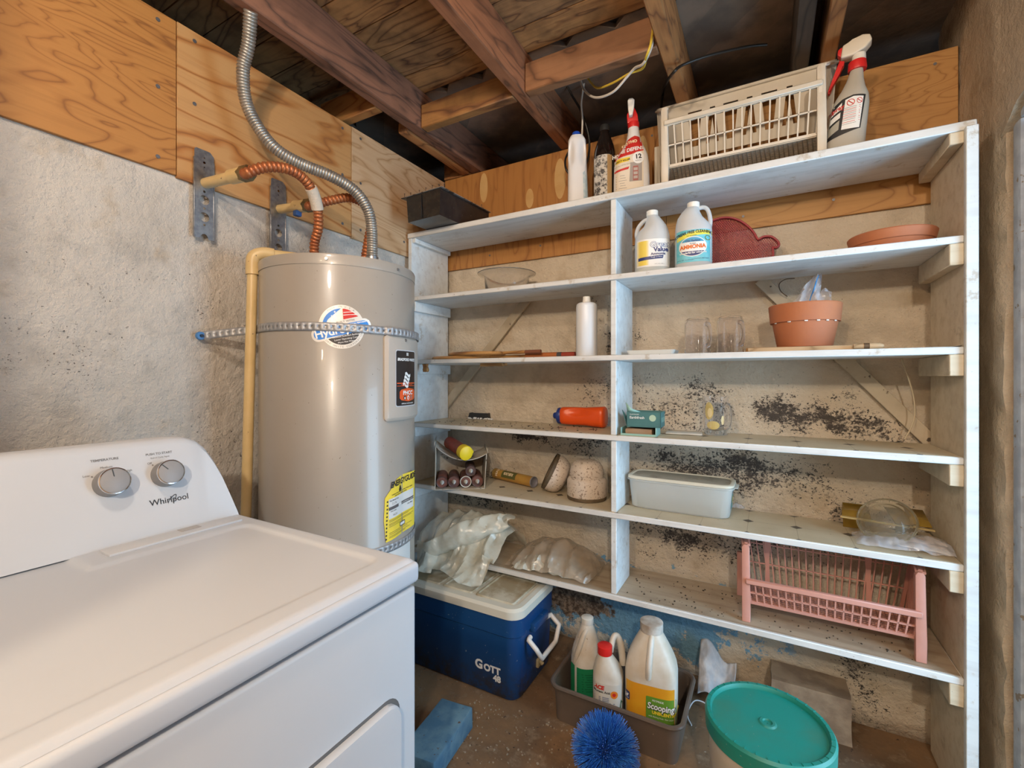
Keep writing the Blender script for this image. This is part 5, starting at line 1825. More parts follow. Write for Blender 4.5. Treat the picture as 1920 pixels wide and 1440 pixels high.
p0, p1 = hz(925, 899, ZS[4]), hz(998, 917, ZS[4])
dv = (p1 - p0)
an = math.atan2(dv.y, dv.x)
t = T('caulk_tube', 'gold and green adhesive tube lying alone on the shelf', 'caulk tube', (p0.x, p0.y + .02, ZS[4] + .0032), an)
ln = dv.length
M = Matrix.Translation((0, 0, .0255)) @ Matrix.Rotation(PI / 2, 4, 'Y')
G().lathe([(.0255, 0), (.0255, ln)], 32, M=M, cap0=False, cap1=False).build('tube_body', mat('tube_gold', (.44, .25, .05), .4, col2=(.38, .20, .04), vs=25), t)
G().lathe([(.0245, .001), (.0265, 0), (.0268, .006), (.0255, .007)], 32, M=M, cap1=False).build('end_rim', mat('rim_gold', (.36, .22, .07), .4, .3), t)
G().lathe([(.0255, ln - .006), (.0268, ln - .005), (.0265, ln), (.023, ln), (.0225, ln - .010)], 32, M=M, cap0=False).build('end_rim', mat('rim_grey', (.30, .30, .34), .4, .4), t)
R = .0255
ft = lambda x, y, d=0.0: Vector((x, -(R + .0005 + d) * math.cos(y / R), .0255 + (R + .0005 + d) * math.sin(y / R)))
patch('green_panel', rect(ln * .26, ln * .62, -.004, .036), ft, mat('tube_olive', (.10, .10, .025), .5), t, .006)
text('SUBFLOOR', .0185, lay(ft, .0005), mat('print_cream', None), t, (ln * .43, .018), PI, .0008, 0, .72)
text('MAX', .022, lay(ft, .0005), mat('print_cream', None), t, (ln * .13, .018), PI / 2, .0008)

# speckled crocks
SPK = mat('speckled_glaze', (.62, .54, .46), .55, specks=.14, ss=110, sc=(.28, .21, .16))
BRIM = mat('brown_band', (.085, .06, .035), .65, col2=(.12, .085, .045), vs=30)
p = hz(1102, 945, ZS[4])
dirv = Vector((p.x, p.y, 0)).normalized()
c = Vector((p.x, p.y, 0)) + dirv * .086
c = Vector((min(c.x, -.618), c.y, 0))
t = T('ceramic_crock', 'speckled stoneware dome standing upright with a brown band', 'crock', (c.x - .004, c.y, ZS[4] + .0016))
G().lathe([(.084, .015), (.086, .018), (.0855, .078), (.082, .088), (.0735, .094)], 48, cap0=False, cap1=False).build('wall', SPK, t, 50)
G().lathe([(.0735, .094), (.075, .110), (.070, .135), (.058, .155), (.038, .166), (.020, .163), (.001, .160)], 48, cap0=False, cap1=False).build('dome', SPK, t, 60)
G().lathe([(.082, 0), (.0845, .002), (.0848, .015)], 48).build('base_band', BRIM, t)
pa, pb = hy(1063, 836, 1.97), hz(1022, 903, ZS[4])
t = T('ceramic_crock', 'speckled stoneware bowl tipped on its side with a dark brown rim', 'crock', (0, 0, 0))
ctr = hy(1035, 869, 1.925)
ctr.z = ZS[4] + .091
t.location = (ctr.x, ctr.y, ctr.z)
t.rotation_euler = Vector((.82, .36, -.44)).to_track_quat('Z', 'Y').to_euler()
o = t
G().lathe([(.082, .004), (.087, .0), (.0875, -.014), (.080, -.014)], 48, cap0=False, cap1=False).build('rim_band', BRIM, t, 50)
G().lathe([(.0865, -.0), (.0860, .022), (.082, .040), (.072, .058), (.050, .070), (.001, .073), (.001, .067), (.046, .064), (.068, .052), (.078, .036), (.081, .0)], 48, cap0=False, cap1=False).build('bowl', SPK, t, 50)

# food container
pl, pr = hz(1176, 950, ZS[4]), hz(1360, 977, ZS[4])
t = T('food_container', 'long cloudy plastic food box with a dirty cream lid', 'container', ((pl.x + pr.x) / 2 + .012, (pl.y + pr.y) / 2 + .078, ZS[4] + .0016), math.atan2(pr.y - pl.y, pr.x - pl.x) * .6)
cw = (pr - pl).length / 2
cdp = .078
HC = .128
FR = mat('frosted_plastic', (.88, .91, .89), .3, trans=.62, ior=1.12, col2=(.85, .88, .86), vs=8)
secs = [(0, 0, 0, cw * .97, cdp * .93, 6), (.004, 0, 0, cw, cdp * .97, 6), (HC - .02, 0, 0, cw * 1.06, cdp * 1.05, 6), (HC - .018, 0, 0, cw * 1.10, cdp * 1.10, 6), (HC - .012, 0, 0, cw * 1.10, cdp * 1.10, 6)]
G().loft(secs + [(HC - .012, 0, 0, cw * 1.04, cdp * 1.03, 6), (.006, 0, 0, cw * .985, cdp * .95, 6)], 64).build('tub', FR, t, 40)
b = NB('dirty_lid')
c = b.mix(b.step(b.noise(20, 5, .7), .5, .65), (.36, .34, .28), (.28, .25, .20))
c = b.mix(b.step(b.noise(34, 5, .7), .66, .70), c, (.03, .025, .02))
b.set(col=c, rough=.6)
LIDC = mat('lid_cream', (.66, .63, .52), .45)
G().loft([(HC - .011, 0, 0, cw * 1.09, cdp * 1.09, 6), (HC - .003, 0, 0, cw * 1.09, cdp * 1.09, 6), (HC, 0, 0, cw * 1.06, cdp * 1.05, 6), (HC, 0, 0, cw * 1.02, cdp * .98, 6), (HC - .004, 0, 0, cw * 1.0, cdp * .95, 6)], 64).build('lid', LIDC, t, 40)
G().loft([(HC - .0035, 0, 0, cw * 1.0, cdp * .95, 6), (HC - .003, 0, 0, cw * .98, cdp * .93, 6)], 64).build('lid_panel', b.m, t)
f = lambda x, y, d=0.0: Vector((cw * (1.0 + .06 * y / HC) + .0022 + d, x, y))
patch('side_sticker', rect(-.03, .012, .028, .098), f, mat('sticker_teal', (.05, .40, .42), .5), t)
patch('sticker_picture', ell(-.012, .066, .012, .014), lay(f, .0005), YELLOWP, t)
text('NEW', .012, lay(f, .0006), RED, t, (-.01, .090), 0, .0004)
for s_ in (1,):
    g = G().box(s_ * cw * 1.08 - .014, s_ * cw * 1.08 + .014, -.035, .035, HC - .018, HC - .013)
    soften(g, .002, 1).build('lid_tab', FR, t)

# glass lid on an amber stand with a bag of paper
AMB = mat('amber_acrylic', (.62, .40, .07), .12, trans=.6, ior=1.3)
p = hz(1661, 1004, ZS[4])
t = T('amber_stand', 'amber plastic stand at the end of the paper-lined shelf', 'stand', (hy(1668, 0, 1.90).x, 1.90, ZS[4] + .0016), -.02)
xl, xr = hy(1576, 0, 1.88).x - t.location.x, hy(1752, 0, 1.88).x - t.location.x
xr = min(xr, SR - .012 - t.location.x)
G().beam((xl, -.025, .058), (xr, -.025, .050), .012, .006, (0, 0, 1), .0015).build('front_bar', mat('amber_edge', (.62, .46, .20), .2, trans=.3), t)
for s_, xa_, xb_ in ((-1, xl + .004, xl + .085), (1, xr - .095, xr - .006)):
    g = G()
    g.poly([(xa_, -.022, .056), (xb_, -.022, .056), (xb_, .085, .082), (xa_ + .012 * -s_, .085, .082)])
    o = g.build('slanted_plate', AMB, t)
    o.modifiers.new('thickness', 'SOLIDIFY').thickness = .004
    g = G()
    xm = (xa_ + xb_) / 2
    g.poly([(xm - .028, .083, .081), (xm + .028, .083, .081), (xm + .028, .070, .0), (xm - .028, .070, .0)])
    o = g.build('rear_leg', AMB, t)
    o.modifiers.new('thickness', 'SOLIDIFY').thickness = .004
p = hy(1661, 978, 1.862)
t = T('glass_cover', 'round domed glass lid leaning on the amber stand', 'lid', (p.x, 1.855, ZS[4] + .068), 0, None, (math.radians(52), 0, math.radians(-22)))
LG = mat('lid_glass', (.88, .86, .74), .05, trans=.93, ior=1.25)
G().lathe([(q_[0] * .77, q_[1]) for q_ in ((.096, -.002), (.099, 0), (.098, .004), (.086, .006), (.076, .005), (.066, .016), (.040, .026), (.001, .030), (.001, .026), (.039, .022), (.064, .012), (.074, .001), (.086, .001))], 56, cap0=False, cap1=False).build('dome', LG, t, 60)
G().torus((0, 0, .001), .0755, .0035, 56, 8).build('lid_edge', LG, t)

random.seed(11)


def crumple(nu, nv, f, amp, freq, seed=0):
    rows = []
    for j in range(nv + 1):
        row = []
        for i in range(nu + 1):
            p = Vector(f(i / nu, j / nv))
            q = Vector((p.x * 1.5, p.y * .7, p.z * .7)) * freq + Vector((seed, seed * .7, seed * .3))
            d = noise.noise_vector(q) * amp
            r1 = 1 - abs(noise.noise(q * 1.1 + Vector((9, 2, 5)))) * 2
            r2 = 1 - abs(noise.noise(q * 2.6 + Vector((1, 7, 3)))) * 2
            vo = noise.voronoi(q * .9)[0]
            v2 = noise.voronoi(q * 2.3 + Vector((4, 4, 1)))[0]
            d = d * .5 + Vector((.1, -.7, .7)) * (amp * 1.5 * (vo[0] - .45) + amp * .7 * (v2[0] - .45) + amp * .35 * r1)
            row.append(p + d)
        rows.append(row)
    return rows


def facet(rows):
    return G().grid(rows)


pc = hz(1710, 1035, ZS[4])
t = T('plastic_bag', 'clear plastic bag with folded papers inside at the shelf end', 'bag', (pc.x, pc.y + .02, ZS[4] + .0016))
ZB = .004
def fbag(u, v):
    x = -.135 + .26 * u
    y = -.035 + .13 * v
    e = math.sin(PI * min(1, max(0, u))) ** .5 * math.sin(PI * v) ** .6
    return (x, y, ZB + .040 * e * (.6 + .4 * u))
rows = crumple(46, 30, fbag, .008, 24, 3)
rows = [[Vector((min(p.x, SR - .006 - pc.x), p.y, max(.002, p.z))) for p in r] for r in rows]
facet(rows).build('film', FILM, t, 80)
PAP = mat('folded_paper', (.66, .55, .46), .7)
for k, (x0_, y0_, w_, d_, rz_, h_) in enumerate(((-.05, .01, .14, .05, -.2, .006), (-.02, .035, .13, .045, .1, .014), (.045, .005, .05, .04, .5, .010), (.07, .03, .035, .03, -.6, .018))):
    g = G().box(0, w_, 0, d_, h_, h_ + .002).sub(3).roughen(.006, 40)
    for v in g.bm.verts:
        q = Matrix.Rotation(rz_, 3, 'Z') @ v.co + Vector((x0_, y0_, 0))
        v.co = Vector((min(q.x, SR - .012 - pc.x), q.y, max(.0015, q.z)))
    g.build('paper', PAP if k else WHITE, t, 30)

# --- crumpled plastic sheeting on the lowest shelf
SHEET = NB('dusty_film')
c = SHEET.mix(SHEET.step(SHEET.noise(8, 5, .6), .4, .7), (.74, .74, .64), (.58, .55, .43))
SHEET.set(col=c, rough=.22, alpha=.58, spec=.9)
SHEET = SHEET.m
prof = [(2.00, .47), (1.95, .55), (1.88, .59), (1.80, .575), (1.735, .53), (1.69, .475), (1.655, .435), (1.62, .412), (1.585, .400)]


def fs1(u, v):
    k = v * (len(prof) - 1)
    i = min(int(k), len(prof) - 2)
    y = prof[i][0] + (prof[i + 1][0] - prof[i][0]) * (k - i)
    z = prof[i][1] + (prof[i + 1][1] - prof[i][1]) * (k - i)
    x = -1.515 + (.50 - .06 * v) * u + (.10 * v if u < .3 else .02 * v)
    edge = min(1, min(u, 1 - u) * 5)
    zz = z - (1 - edge) * .05 * (1 if v < .6 else .3)
    if v > .7:
        zz -= .0
    return (x, y - (.04 * math.sin(u * 9) * (v > .4) * (v - .4)), zz)


def clampz(rows, ox, oy, oz, lo):
    out = []
    for r in rows:
        q = []
        for p in r:
            z = p.z
            zmin = ZS[5] + .004 if p.y > SY0 - .008 else .394
            q.append(Vector((max(p.x, SL + .026) - ox, min(p.y, 2.03) - oy, max(z, zmin) - oz)))
        out.append(q)
    return out


t = T('plastic_sheet', 'crumpled cloudy plastic sheet hanging over the shelf edge onto the cooler', 'plastic sheet', (-1.28, 1.74, ZS[5] + .002))
facet(clampz(crumple(52, 52, fs1, .034, 9, 1), -1.28, 1.74, ZS[5] + .002, 0)).build('upper_fold', SHEET, t, 34)


def fs2(u, v):
    x, y, z = fs1(u * .8 + .02, v * .85)
    return (x + .02, y + .03, z - .045)


facet(clampz(crumple(44, 44, fs2, .028, 11, 5), -1.28, 1.74, ZS[5] + .002, 0)).build('lower_fold', SHEET, t, 34)


def fs3(u, v):
    # a long rolled fold that sticks up to the right
    a = v * 2 * PI
    r = .035 + .035 * math.sin(PI * u)
    c0 = Vector((-1.36, 1.66, .46)).lerp(Vector((-1.035, 1.83, .60)), u)
    return (c0.x + .02 * math.sin(a * 2), c0.y + r * math.cos(a), c0.z + r * .8 * math.sin(a) + .02 * math.sin(PI * u))


facet(clampz(crumple(40, 28, fs3, .022, 12, 8), -1.28, 1.74, ZS[5] + .002, 0)).build('rolled_fold', SHEET, t, 34)
t = T('plastic_sheet', 'smaller brownish plastic bag crumpled on the lowest shelf by the divider', 'plastic sheet', (-.80, 1.88, ZS[5] + .002))


def fs4(u, v):
    e = math.sin(PI * u) ** .6 * math.sin(PI * v) ** .6
    return (-1.02 + .40 * u, 1.755 + .25 * v, ZS[5] + .012 + .105 * e * (.7 + .5 * v))


SHEET2 = NB('brown_film')
SHEET2.set(col=(.46, .38, .29), rough=.22, alpha=.55, spec=.7)
rows = crumple(50, 40, fs4, .022, 12, 12)
rows = [[Vector((min(p.x, -.537) + .80, min(p.y, 2.03) - 1.88, max(p.z, ZS[5] + .004) - ZS[5] - .002)) for p in r] for r in rows]
facet(rows).build('bag_film', SHEET2.m, t, 34)


def fs5(u, v):
    e = math.sin(PI * u) ** .6 * math.sin(PI * v) ** .6
    return (-.98 + .30 * u, 1.735 + .12 * v + .05 * u, ZS[5] + .010 + .055 * e)


rows = crumple(28, 18, fs5, .018, 20, 15)
rows = [[Vector((min(p.x, -.537) + .80, min(p.y, 2.03) - 1.88, max(p.z, ZS[5] + .004) - ZS[5] - .002)) for p in r] for r in rows]
facet(rows).build('bag_neck', SHEET, t, 34)

# scrap of clear wrapper beside the food box
p = hz(1383, 955, ZS[4])
rows = crumple(12, 10, lambda u, v: (-.024 + .05 * u, -.012 + .03 * v, .003 + .016 * math.sin(PI * u) * math.sin(PI * v)), .006, 60, 21)
rows = [[Vector((q.x, q.y, max(.0005, q.z))) for q in r] for r in rows]
tag(G().grid(rows).build('wrapper_scrap', FILM, None, 30, (p.x, p.y + .01, ZS[4] + .0016)), 'crumpled scrap of clear wrapper beside the long food box', 'wrapper')

# ================================================================== things on the floor
# --- cooler
CX0, CX1, CY0, CY1, CHH = -1.46, -.828, 1.530, 1.890, .325
t = T('cooler', 'blue picnic cooler with a dirty cream lid under the shelves', 'cooler', ((CX0 + CX1) / 2, (CY0 + CY1) / 2, 0))
cw, cd = (CX1 - CX0) / 2, (CY1 - CY0) / 2
COOL = mat('cooler_blue', (.007, .055, .18), .38, col2=(.009, .065, .20), vs=5, specks=.045, ss=70, sc=(.25, .30, .34))
b = NB('cooler_shell')
c = b.mix(b.step(b.noise(60, 4, .7), .67, .70), (.006, .052, .175), (.30, .34, .36))
sx, sy, sz = b.n('SeparateXYZ', (b.co,)).outputs
dirt = b.math('MULTIPLY', b.step(sz, .14, .0), b.step(b.noise(25, 6, .75), .42, .62))
c = b.mix(dirt, c, (.03, .026, .022))
b.set(col=c, rough=.36)


def rsec(z, a, c_, r):
    return [Vector((x, y, z)) for x, y in rrect(-a, a, -c_, c_, r, 7)]


G().grid([rsec(0.004, cw * .945, cd * .92, .045), rsec(0, cw * .93, cd * .90, .04), rsec(.008, cw * .955, cd * .935, .05), rsec(CHH - .075, cw * .985, cd * .975, .055),
          rsec(CHH - .070, cw, cd, .058), rsec(CHH, cw, cd, .058)][1:], True, True, True).build('shell', b.m, t, 40)
b = NB('cooler_lid')
c = b.mix(b.step(b.noise(7, 5, .6), .40, .62), (.56, .54, .44), (.33, .27, .17))
c = b.mix(b.step(b.noise(60, 4, .7), .68, .71), c, (.06, .045, .03))
b.set(col=c, rough=.55)
LIDM = b.m
LIDW = mat('lid_edge_cream', (.62, .61, .53), .5)
g = G().grid([rsec(CHH + .001, cw + .004, cd + .004, .06), rsec(CHH + .030, cw + .004, cd + .004, .06), rsec(CHH + .040, cw - .006, cd - .006, .052), rsec(CHH + .041, cw - .028, cd - .028, .036), rsec(CHH + .036, cw - .033, cd - .033, .034)], True, True, True)
ld = g.build('lid', LIDW, t, 35)
for (xa_, xb_, ya_, yb_) in ((-cw + .045, -.10, -cd + .045, cd - .045), (-.085, .07, -cd + .045, cd - .045), (.085, cw - .045, -cd + .045, cd - .085), (.085, cw - .045, cd - .075, cd - .045)):
    G().grid([[Vector((x, y, z)) for x, y in rrect(xa_ + i_, xb_ - i_, ya_ + i_, yb_ - i_, .012, 4)] for i_, z in ((0, CHH + .0362), (.003, CHH + .0425), (.009, CHH + .0425), (.012, CHH + .0375))], True, False, True).build('lid_panel', LIDM, ld, 35)
# end handle: a bent white bail in two blue sockets
bx_ = cw * .985
soften(G().box(bx_ - .002, bx_ + .024, -.075, .060, CHH - .085, CHH - .050), .006).build('handle_socket', COOL, t)
hp = [Vector((bx_ + .012, -.090, CHH - .095)), Vector((bx_ + .014, -.110, CHH - .097)), Vector((bx_ + .050, -.112, CHH - .125)), Vector((bx_ + .060, -.085, CHH - .170)), Vector((bx_ + .064, .040, CHH - .165)), Vector((bx_ + .062, .082, CHH - .115)), Vector((bx_ + .020, .088, CHH - .085)), Vector((bx_ + .012, .060, CHH - .085))]
pp = []
for a, c_ in zip(hp, hp[1:]):
    pp += [a.lerp(c_, k / 4) for k in range(4)]
G().tube(pp + [hp[-1]], .0095, 12).build('bail_handle', mat('handle_white', (.74, .73, .70), .4), t, 50)
soften(G().box(bx_ - .02, bx_ + .004, .0, .035, .05, .085), .004).build('drain_plug', mat('drain_tan', (.46, .38, .22), .5), t)
soften(G().cyl((bx_ - .002, .018, .08), (bx_ + .016, .018, .062), .008, n=10), .001, 1).build('drain_lever', mat('drain_tan', None), t)
f = lambda x, y, d=0.0: Vector((x, -cd * (.935 + .04 * y / .25) - .0012 - d, y))
text('G', .050, f, WHITE, t, (cw - .185, .108), 0, .0022)
text('OTT', .038, f, WHITE, t, (cw - .123, .104), 0, .0020)
text('48', .034, f, WHITE, t, (cw - .100, .073), 0, .0018)

# --- brown plastic tub with three jugs
tx0, tx1, ty0, ty1, th_ = -.702, -.236, 1.535, 1.86, .130
t = T('plastic_tub', 'grey-brown rectangular plastic tub holding the jugs', 'tub', ((tx0 + tx1) / 2, (ty0 + ty1) / 2, 0))
a_, c_ = (tx1 - tx0) / 2, (ty1 - ty0) / 2
TUB = mat('tub_brown', (.13, .10, .08), .4, col2=(.115, .09, .072), vs=9, specks=.03, ss=60, sc=(.25, .2, .16))
G().grid([rsec(0, a_ * .93, c_ * .92, .03), rsec(th_ - .006, a_ * .97, c_ * .96, .04), rsec(th_ - .002, a_ * .99, c_ * .985, .04), rsec(th_, a_ * .965, c_ * .95, .04), rsec(.006, a_ * .915, c_ * .90, .03)], True, True, True).build('tub_wall', TUB, t, 35)
G().tube([Vector((x, y, th_ - .001)) for x, y in rrect(-a_, a_, -c_, c_, .045, 7)], .008, 8, True).build('rolled_rim', TUB, t)
ZT = .0066


def bigjug(name, label, cx, cy, w_, d_, H, sh, neck, rz, body, capm, capr, caph, n=44, hand=None, e=4.0, ncx=0, ncy=0):
    t = T(name, label, 'jug', (cx, cy, ZT), rz)
    a, c = w_ / 2, d_ / 2
    secs = [(0, 0, 0, a * .95, c * .95, e), (.005, 0, 0, a, c, e), (sh * .96, 0, 0, a, c, e), (sh, 0, 0, a * .985, c * .985, e)]
    for k in range(1, 7):
        q = k / 6
        m = math.sin(q * PI / 2)
        secs.append((sh + (H - sh) * q, ncx * q, ncy * q, a + (neck - a) * (q ** 1.35), c + (neck - c) * (q ** 1.35), e + (2 - e) * q))
    G().loft(secs, n).build('jug_body', body, t, 50)
    G().lathe([(capr * .98, H - .002), (capr, H), (capr, H + caph), (capr * .9, H + caph + .002)], 28, (ncx, ncy, 0)).build('cap', capm, t)
    if hand:
        G().tube(smooth_path(hand, 6), .013, 12, fl=.8).build('handle', body, t)
    return t, secs


JW_ = mat('jug_dusty_white', (.62, .60, .55), .45, col2=(.50, .43, .33), vs=9, specks=.04, ss=60, sc=(.28, .2, .13))
JW2 = mat('jug_white', (.66, .64, .58), .45, col2=(.56, .50, .40), vs=9)
p = hy(1093, 0, 1.70)
t, secs = bigjug('cleaner_jug', 'dusty white jug with a green label beside the cooler', p.x + .018, 1.700, .122, .118, .300, .165, .020, face(p.x, 1.7) + .25, JW_, mat('cap_dusty', (.62, .60, .54), .5), .024, .020,
                 hand=[Vector((-.052, -.02, .165)), Vector((-.044, -.03, .205)), Vector((-.020, -.022, .262)), Vector((0, -.008, .288))], e=2.6)
f = front(secs)
GRN = mat('label_green', (.008, .19, .075), .5)
patch('green_label', rect(-.0655, .055, .012, .152), f, GRN, t, .008)
patch('red_panel', rect(.030, .054, .050, .095), lay(f, .0005), mat('panel_cream', (.56, .46, .36), .6), t, .008)
for k in range(8):
    patch('fine_print', rect(-.050, .018 - .006 * (k % 3), .066 + .009 * k, .068 + .009 * k), lay(f, .0004), mat('print_dark_green', (.003, .07, .03), .5), t, .02)
p = hy(1140, 0, 1.625)
t, secs = bigjug('cleaner_jug', 'small white jug with a red cap and a print-covered label', p.x + .000, 1.628, .108, .112, .262, .178, .022, face(p.x, 1.62) - .1, JW2, mat('cap_red', (.62, .02, .015), .4), .0265, .026, e=3.0, ncx=-.010, ncy=-.022,
                 hand=[Vector((.008, .000, .255)), Vector((.016, .018, .295)), Vector((.028, .030, .300)), Vector((.042, .040, .262)), Vector((.050, .044, .19))])
f = front(secs)
lb = patch('label', rect(-.0525, .0535, .012, .168), f, mat('label_offwhite', (.58, .56, .50), .55), t, .007)
text('ACE', .019, lay(f, .0005), RED, lb, (-.028, .153), 0, .0012, .15)
text('Muriatic Acid', .011, lay(f, .0005), BLACK, lb, (-.018, .139), 0, .0003)
patch('orange_seal', ell(.026, .135, .0125, .0135), lay(f, .0005), mat('seal_orange', (.70, .20, .02), .5), lb, .006)
patch('seal_core', ell(.026, .135, .006, .0065), lay(f, .0008), RED, lb)
for k in range(18):
    patch('fine_print', rect(-.044, .028 if k < 15 else .008, .020 + .0058 * k, .0232 + .0058 * k), lay(f, .0004), mat('print_bluegrey', (.20, .22, .30), .6), lb, .02)
patch('green_curve', [(.036, .06), (.044, .05), (.0525, .05), (.0525, .10), (.048, .115), (.045, .09)], lay(f, .0005), mat('label_darkgreen', (.03, .10, .04), .6), lb, .006)
p = hy(1222, 0, 1.65)
t, secs = bigjug('litter_jug', 'large dusty white jug with an orange and green label', p.x - .006, 1.675, .178, .135, .352, .225, .036, face(p.x, 1.65) - .10, JW2, mat('cap_grey_white', (.60, .58, .53), .6, col2=(.30, .25, .20), vs=12), .040, .030, e=4.5,
                 hand=[Vector((-.005, -.064, .215)), Vector((-.002, -.072, .26)), Vector((.002, -.052, .32)), Vector((.004, -.028, .345))])
f = front(secs)
ORL = mat('label_orange_gold', (.68, .30, .012), .5, col2=(.72, .40, .02), vs=8)
lb = patch('orange_label', rect(-.0885, .0885, .010, .190), f, ORL, t, .008)
LG_ = mat('label_leaf', (.12, .27, .025), .5)
patch('green_panel', rrect(-.012, .086, .014, .155, .004), lay(f, .0005), LG_, lb, .008)
patch('yellow_foot', rect(-.0885, -.014, .010, .045), lay(f, .0004), mat('label_lemon2', (.66, .52, .03), .5), lb, .008)
text('Scooping', .030, lay(f, .0013), BLACK, lb, (.0375, .1220), -.02, .0022, .12, .80)
text('Scooping', .030, lay(f, .0017), WHITE, lb, (.0365, .1230), -.02, .0008, .12, .80)
text('UNSCENTED', .0145, lay(f, .0010), YELLOWP, lb, (.050, .1020), -.02, .0007)
text('PETPRIDE', .009, lay(f, .0010), WHITE, lb, (.028, .1430), -.02, .0001)
text('with Baking Soda  Cat Litter', .0072, lay(f, .0010), WHITE, lb, (.038, .0880), -.02)
for k in range(7):
    patch('fine_print', rect(-.004, .070 - .012 * (k % 2), .022 + .008 * k, .0245 + .008 * k), lay(f, .0008), mat('print_pale_green', (.30, .45, .12), .5), lb, .02)
patch('badge', rrect(-.0885, -.068, .120, .150, .005), lay(f, .0006), NAVY, lb, .008)
text('g', .026, lay(f, .0010), WHITE, lb, (-.079, .137), 0, .0014)

# --- blue bristle brush
p = ht(1135, 1390, 1.455)
t = T('scrub_brush', 'round bright blue bristle brush in front of the tub', 'brush', (p.x, p.y, 0))
G().lathe([(.001, 0.0), (.055, 0), (.070, .012), (.072, .05), (.050, .075), (.001, .08)], 32).build('brush_core', mat('brush_core', (.02, .06, .25), .5), t)
g = G()
random.seed(5)
for k in range(1500):
    ph = random.uniform(0, 2 * PI)
    th = math.acos(random.uniform(-.5, 1))
    d = Vector((math.sin(th) * math.cos(ph), math.sin(th) * math.sin(ph), math.cos(th)))
    d2 = (d + Vector((random.gauss(0, .08), random.gauss(0, .08), random.gauss(0, .08)))).normalized()
    a = Vector((0, 0, .072)) + d * .045
    e_ = Vector((0, 0, .072)) + d2 * random.uniform(.098, .112)
    if e_.z < .004:
        continue
    g.cyl(a, e_, .0016, .0011, 4)
o = g.build('bristles', mat('bristle_blue', (.012, .10, .52), .45, col2=(.04, .22, .70), vs=60), t)
o['kind'] = 'stuff'

# --- bucket with a teal lid
t = T('bucket', 'white bucket with a dusty teal snap-on lid', 'bucket', (.005, 1.368, 0))
G().lathe([(.128, 0), (.131, .004), (.143, .345)], 56).build('pail', mat('pail_white', (.56, .53, .45), .5, col2=(.48, .43, .34), vs=7), t)
b = NB('teal_lid')
c = b.mix(b.step(b.noise(6, 5, .6), .45, .7), (.006, .23, .19), (.03, .20, .15))
c = b.mix(b.step(b.noise(80, 4, .7), .68, .71), c, (.22, .28, .22))
b.set(col=c, rough=.45)
G().lathe([(.1475, .325), (.1505, .328), (.1515, .365), (.147, .372), (.138, .372), (.135, .366), (.134, .361), (.022, .3605), (.018, .364), (.012, .364), (.010, .360), (.001, .360)], 72, cap0=False, cap1=False).build('lid', b.m, t, 30)
g = G()
for k in range(36):
    a = 2 * PI * k / 36
    g.box(.1385, .1465, -.0012, .0012, .3715, .3735, M=Matrix.Rotation(a, 4, 'Z'))
o = g.build('lid_ribs', b.m, t)

# --- blue foam block, footing stone, rag, wire
p = hz(883, 1330, .075)
t = tag(soften(G().box(-.13, 0, -.26, 0, 0, .075), .006).sub(2).roughen(.003, 30).build('foam_block', mat('foam_blue', (.14, .26, .34), .9, col2=(.07, .17, .27), vs=14, bump=.4, bs=80, specks=.05, ss=50), None, 50, (p.x, p.y + .012, 0), (0, 0, .12)), 'dusty blue foam block on the floor by the dryer', 'block')
t = tag(slab(.02, .258, 1.925, 2.055, 0, .158, .03, .005, 22).build('footing_stone', mat('stone_brown', (.34, .26, .18), .9, col2=(.22, .16, .11), vs=14, bump=.6, bs=40), None, 50), 'rough concrete block at the foot of the wall behind the bucket', 'stone')
g = G()
rows = crumple(26, 26, lambda u, v: (-.232 + .13 * u, 1.90 + .13 * v, .03 + .15 * v * (1 - .5 * u) + .02 * math.sin(u * 7)), .012, 20, 4)
rows = [[Vector((p.x, min(p.y, 2.055), max(.004, p.z))) for p in r] for r in rows]
t = tag(G().grid(rows).build('cloth_rag', mat('rag', (.55, .56, .58), .9, col2=(.40, .42, .46), vs=20, bump=.3, bs=120), None, 70), 'pale crumpled rag against the wall beside the tub', 'rag')
t.modifiers.new('thickness', 'SOLIDIFY').thickness = .003
p = hz(1305, 1345, .01)
t = tag(G().tube(smooth_path([Vector((p.x - .010, p.y - .04, .003)), Vector((p.x - .030, p.y, .012)), Vector((p.x - .012, p.y + .06, .03)), Vector((p.x + .03, p.y + .075, .02)), Vector((p.x + .05, p.y + .04, .003))], 6), .0022, 8).build('wire_loop', mat('wire_white', (.66, .66, .68), .4), None), 'loop of thin white wire between tub and bucket', 'wire')

# --- grit on floor and shelves
random.seed(3)


def grit(name, label, n, fx, z, smin, smax, m):
    g = G()
    for k in range(n):
        x, y = fx()
        a = random.uniform(smin, smax)
        g.box(x, x + a, y, y + a * random.uniform(.4, 1), z, z + a * .5, M=Matrix.Translation((x, y, 0)) @ Matrix.Rotation(random.uniform(0, PI), 4, 'Z') @ Matrix.Translation((-x, -y, 0)))
    return tag(g.build(name, m), label, 'debris', None, 'stuff')


grit('floor_grit', 'pale grit scattered over the floor in front of the cooler', 170, lambda: (random.uniform(-1.0, -.55), random.uniform(1.2, 1.53)), .0003, .002, .007, mat('grit_pale', (.34, .28, .20), .9))
grit('shelf_grit', 'dark crumbs scattered along the lowest shelf', 150, lambda: (random.uniform(-.48, .42), random.uniform(1.76, 1.98)), ZS[5] + .0012, .0015, .006, mat('grit_dark', (.06, .045, .03), .9))
grit('shelf_grit', 'dark crumbs scattered on the paper-lined shelf under the rackets', 90, lambda: (random.uniform(-1.45, -.6), random.uniform(1.75, 1.97)), ZS[3] + .0014, .0015, .006, mat('grit_dark', None))

